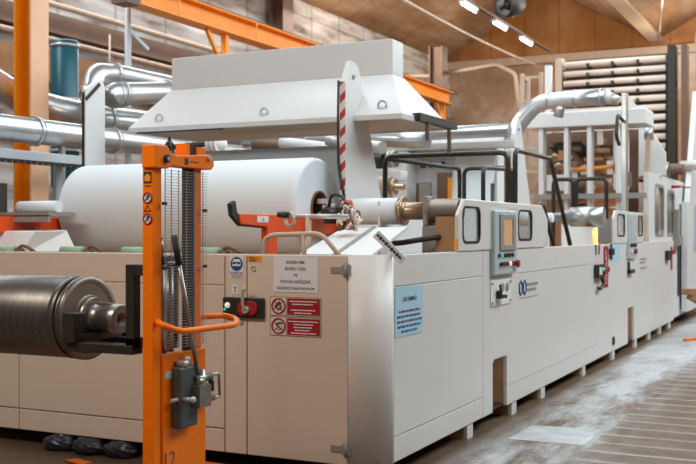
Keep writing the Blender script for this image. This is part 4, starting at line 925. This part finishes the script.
MB().cyl((PX+.08, -1.555, 1.48), (PX+.085, -1.605, 1.63), .018).build('grip', 'rubber', lv, label='black rubber grip')
MB().box(PX-.14, PX-.07, -1.7, -1.2, .06, .2).build('base_cross', 'orange', sk)
for y in (-1.72, -1.28): MB().box(PX-1.15, PX-.14, y, y+.09, .04, .14).build('leg', 'orange', sk); MB().cyl((PX-1.05, y+.01, .04), (PX-1.05, y+.08, .04), .04).build('wheel', 'dark', sk)
# carriage: black frame with prongs to the left
bk = MB().box(PX-.19, PX-.135, -1.66, -1.6, 1.03, 1.48).box(PX-.135, PX-.04, -1.66, -1.6, 1.42, 1.48)
bk.box(PX-.19, PX-.135, -1.32, -1.26, 1.03, 1.48).box(PX-.135, PX-.06, -1.32, -1.26, 1.42, 1.48).box(PX-.19, PX-.135, -1.66, -1.26, 1.03, 1.09).build('carriage', 'black', sk, .004, label='black lifting carriage')
for y in (-1.62, -1.3): MB().box(PX-.6, PX-.14, y-.045, y+.045, 1.0, 1.05).build('prong', 'black', sk, .004)
# saddle block under the shaft
MB().box(-1.14, -1.06, -1.69, -1.6, 1.05, 1.21).box(-1.14, -1.05, -1.3, -1.22, 1.05, 1.2).box(-1.14, -1.05, -1.64, -1.24, 1.05, 1.09).build('saddle', 'black', sk, .004)
RC = (-1.45, 1.165)
ro = thing('steel_roll', 'dark steel printing roll carried on the stacker prongs at the left', 'steel roll', (-1.8, RC[0], .93))
MB().lathe((-2.75, RC[0], RC[1]), (1, 0, 0), [(0, .1), (0, .22), (.01, .232), (1.46, .232), (1.47, .225), (1.49, .225), (1.5, .235), (1.53, .235), (1.53, .222), (1.55, .222), (1.56, .238), (1.59, .238), (1.59, .06)], 80).build('roll_body', 'roller', ro)
MB().lathe((-1.165, RC[0], RC[1]), (1, 0, 0), [(0, .06), (0, .238), (.01, .236), (.015, .2), (.008, .195), (.008, .13), (.02, .125), (.02, .06)], 80, False).build('end_face', 'roll_face', ro, label='turned brownish end face')
MB().lathe((-1.16, RC[0], RC[1]), (1, 0, 0), [(0, .07), (0, .12), (.05, .115), (.05, .078), (.14, .076), (.14, .083), (.225, .083), (.23, .078), (.23, .038), (.18, .036)], 48).build('shaft', 'steel', ro, label='bright worn shaft end')
MB().cyl((-.985, RC[0], RC[1]), (-.975, RC[0], RC[1]), .037).build('shaft_bore', 'black', ro)
MB().box(-1.09, -.99, RC[0]-.02, RC[0]+.02, RC[1]+.06, RC[1]+.087).build('shaft_key', 'steel', ro)
t = MB().lathe((-2.7, RC[0]+.55, 1.25), (1, 0, 0), [(0, .02), (0, .1), (.3, .1), (.3, .02)], 32); 
# floor things
for (x0, x1, y0, y1, lb) in ((.27, .86, 1.86, 2.55, 'white painted patch on the floor, near one beside the ribs'), (.12, .74, 7.7, 8.6, 'white painted patch on the floor, far one beside the ribs')):
    m = MB().prism([(x0, y0), (x1+.02, y0+.02), (x1, y1), (x0+.02, y1-.03)], 2, .0005, .003)
    tag(m.build('floor_patch', mat('white_floor_paint', rgb(206, 208, 210), .6, var=.9, scale=5, dark=.7)), lb, 'painted patch')
for k, (cx, cy, r, lb) in enumerate(((-2.66, .0, .15, 'black plastic bag under the guard, left one'), (-2.38, -.02, .14, 'black plastic bag under the guard, middle one'), (-2.1, .0, .14, 'black plastic bag under the guard, right one'))):
    m = MB().sphere((0, 0, 0), 1, n=40)
    vs = []
    for v in m.v:
        v = Vector(v); nn = .86+.13*math.sin(4*v.x+3*k)*math.cos(4*v.y+k)+.05*math.sin(11*v.z+7*v.x+k)
        vs.append((cx+v.x*nn*r*1.15, cy+v.y*nn*r*.7, min(.112 if cy+v.y*nn*r*.7 > -.01 else 1, max(.002, .05+v.z*nn*r*.55))))
    m.v = vs; tag(m.build('plastic_bag', 'bag'), lb, 'bag')
t = MB().bar((-2.32, -.28, .01), (-2.12, -.34, .01), .09, .015).build('orange_strip', 'orange'); tag(t, 'short orange steel strip on the floor near the bags', 'strip')
t = MB().bar((-1.5, -.12, .035), (-1.03, -.14, .035), .1, .05).build('orange_strip', 'orange'); tag(t, 'orange flat steel bar on the floor right of the mast', 'strip')
t = MB().tube([(-2.75, .0, .01), (-2.72, -.02, .1), (-2.66, -.03, .13), (-2.6, -.03, .1)], .006, 6).build('wire_loop', 'steel'); tag(t, 'thin wire loop beside the left plastic bag', 'wire')
# trestle at the far right
tt = thing('wooden_trestle', 'wooden trestle with crossed legs at the right picture edge', 'trestle', (.7, 11.2, 0))
MB().bar((.5, 10.2, .74), (1.3, 12.2, .66), .12, .09).build('top_rail', 'wood', tt)
MB().bar((.55, 10.3, .68), (1.3, 11.6, .05), .1, .1).build('leg', 'wood', tt)
MB().bar((1.25, 11.9, .64), (.62, 10.9, .03), .09, .09).build('leg', 'wood', tt)
MB().bar((.5, 10.1, .02), (1.3, 11.3, .02), .06, .03).build('foot_rail', 'orange', tt)

# ================================================================== CAMERA
cam = bpy.data.cameras.new('camera'); co = bpy.data.objects.new('camera', cam); COL.objects.link(co)
cam.sensor_width = 36; cam.lens = 1020*36/696
co.location = (2.69, -6.0, 1.65); co.rotation_euler = (PI/2, 0, math.radians(26))
cam.dof.use_dof = True; cam.dof.focus_distance = 6.9; cam.dof.aperture_fstop = 3.2
cam.clip_end = 200
SC.camera = co

# ================================================================== LIGHT
def area(name, loc, size, sizey, power, col, rot=(0, 0, 0)):
    l = bpy.data.lights.new(name, 'AREA'); l.shape = 'RECTANGLE'; l.size = size; l.size_y = sizey; l.energy = power; l.color = col
    o = bpy.data.objects.new(name, l); COL.objects.link(o); o.location = loc; o.rotation_euler = rot; return o
area('skylight_aisle', (5.0, 9.5, 7.2), 3, 21, 1330, (.84, .96, 1), (0, math.radians(32), 0))
area('skylight_machine', (-2.2, 9.2, 7.0), 4, 20, 700, (.8, .93, 1))
area('skylight_left', (-8.6, 9, 7.3), 1.2, 18, 620, (.9, .96, 1), (0, math.radians(-20), 0))
area('front_fill', (-1.9, -4.5, 4.7), 4, .5, 165, (1, .9, .8), (math.radians(48), 0, 0))  # added fill above the view to light the guard front
def bulb(name, loc, power, col, r=.35):
    l = bpy.data.lights.new(name, 'POINT'); l.energy = power; l.color = col; l.shadow_soft_size = r
    o = bpy.data.objects.new(name, l); COL.objects.link(o); o.location = loc
for x, y in ((-7.6, 18), (-6.2, 23.5), (-1.2, 20), (-1.5, 25), (2.5, 20), (3, 25)):
    bulb('roof_fill', (x, y, 6.6), 190, (1, .88, .74))  # added point lights standing in for light bounced up to the roof
bulb('press_work_lamp', (-.8, 10.3, 1.7), 22, (1, .5, .18), .08)
w = bpy.data.worlds.new('world'); SC.world = w; w.use_nodes = True
w.node_tree.nodes['Background'].inputs[0].default_value = (1, .7, .5, 1); w.node_tree.nodes['Background'].inputs[1].default_value = .13
SC.view_settings.view_transform = 'Standard'; SC.view_settings.look = 'None'; SC.view_settings.gamma = 1; SC.view_settings.exposure = 0
SC.view_settings.use_curve_mapping = False
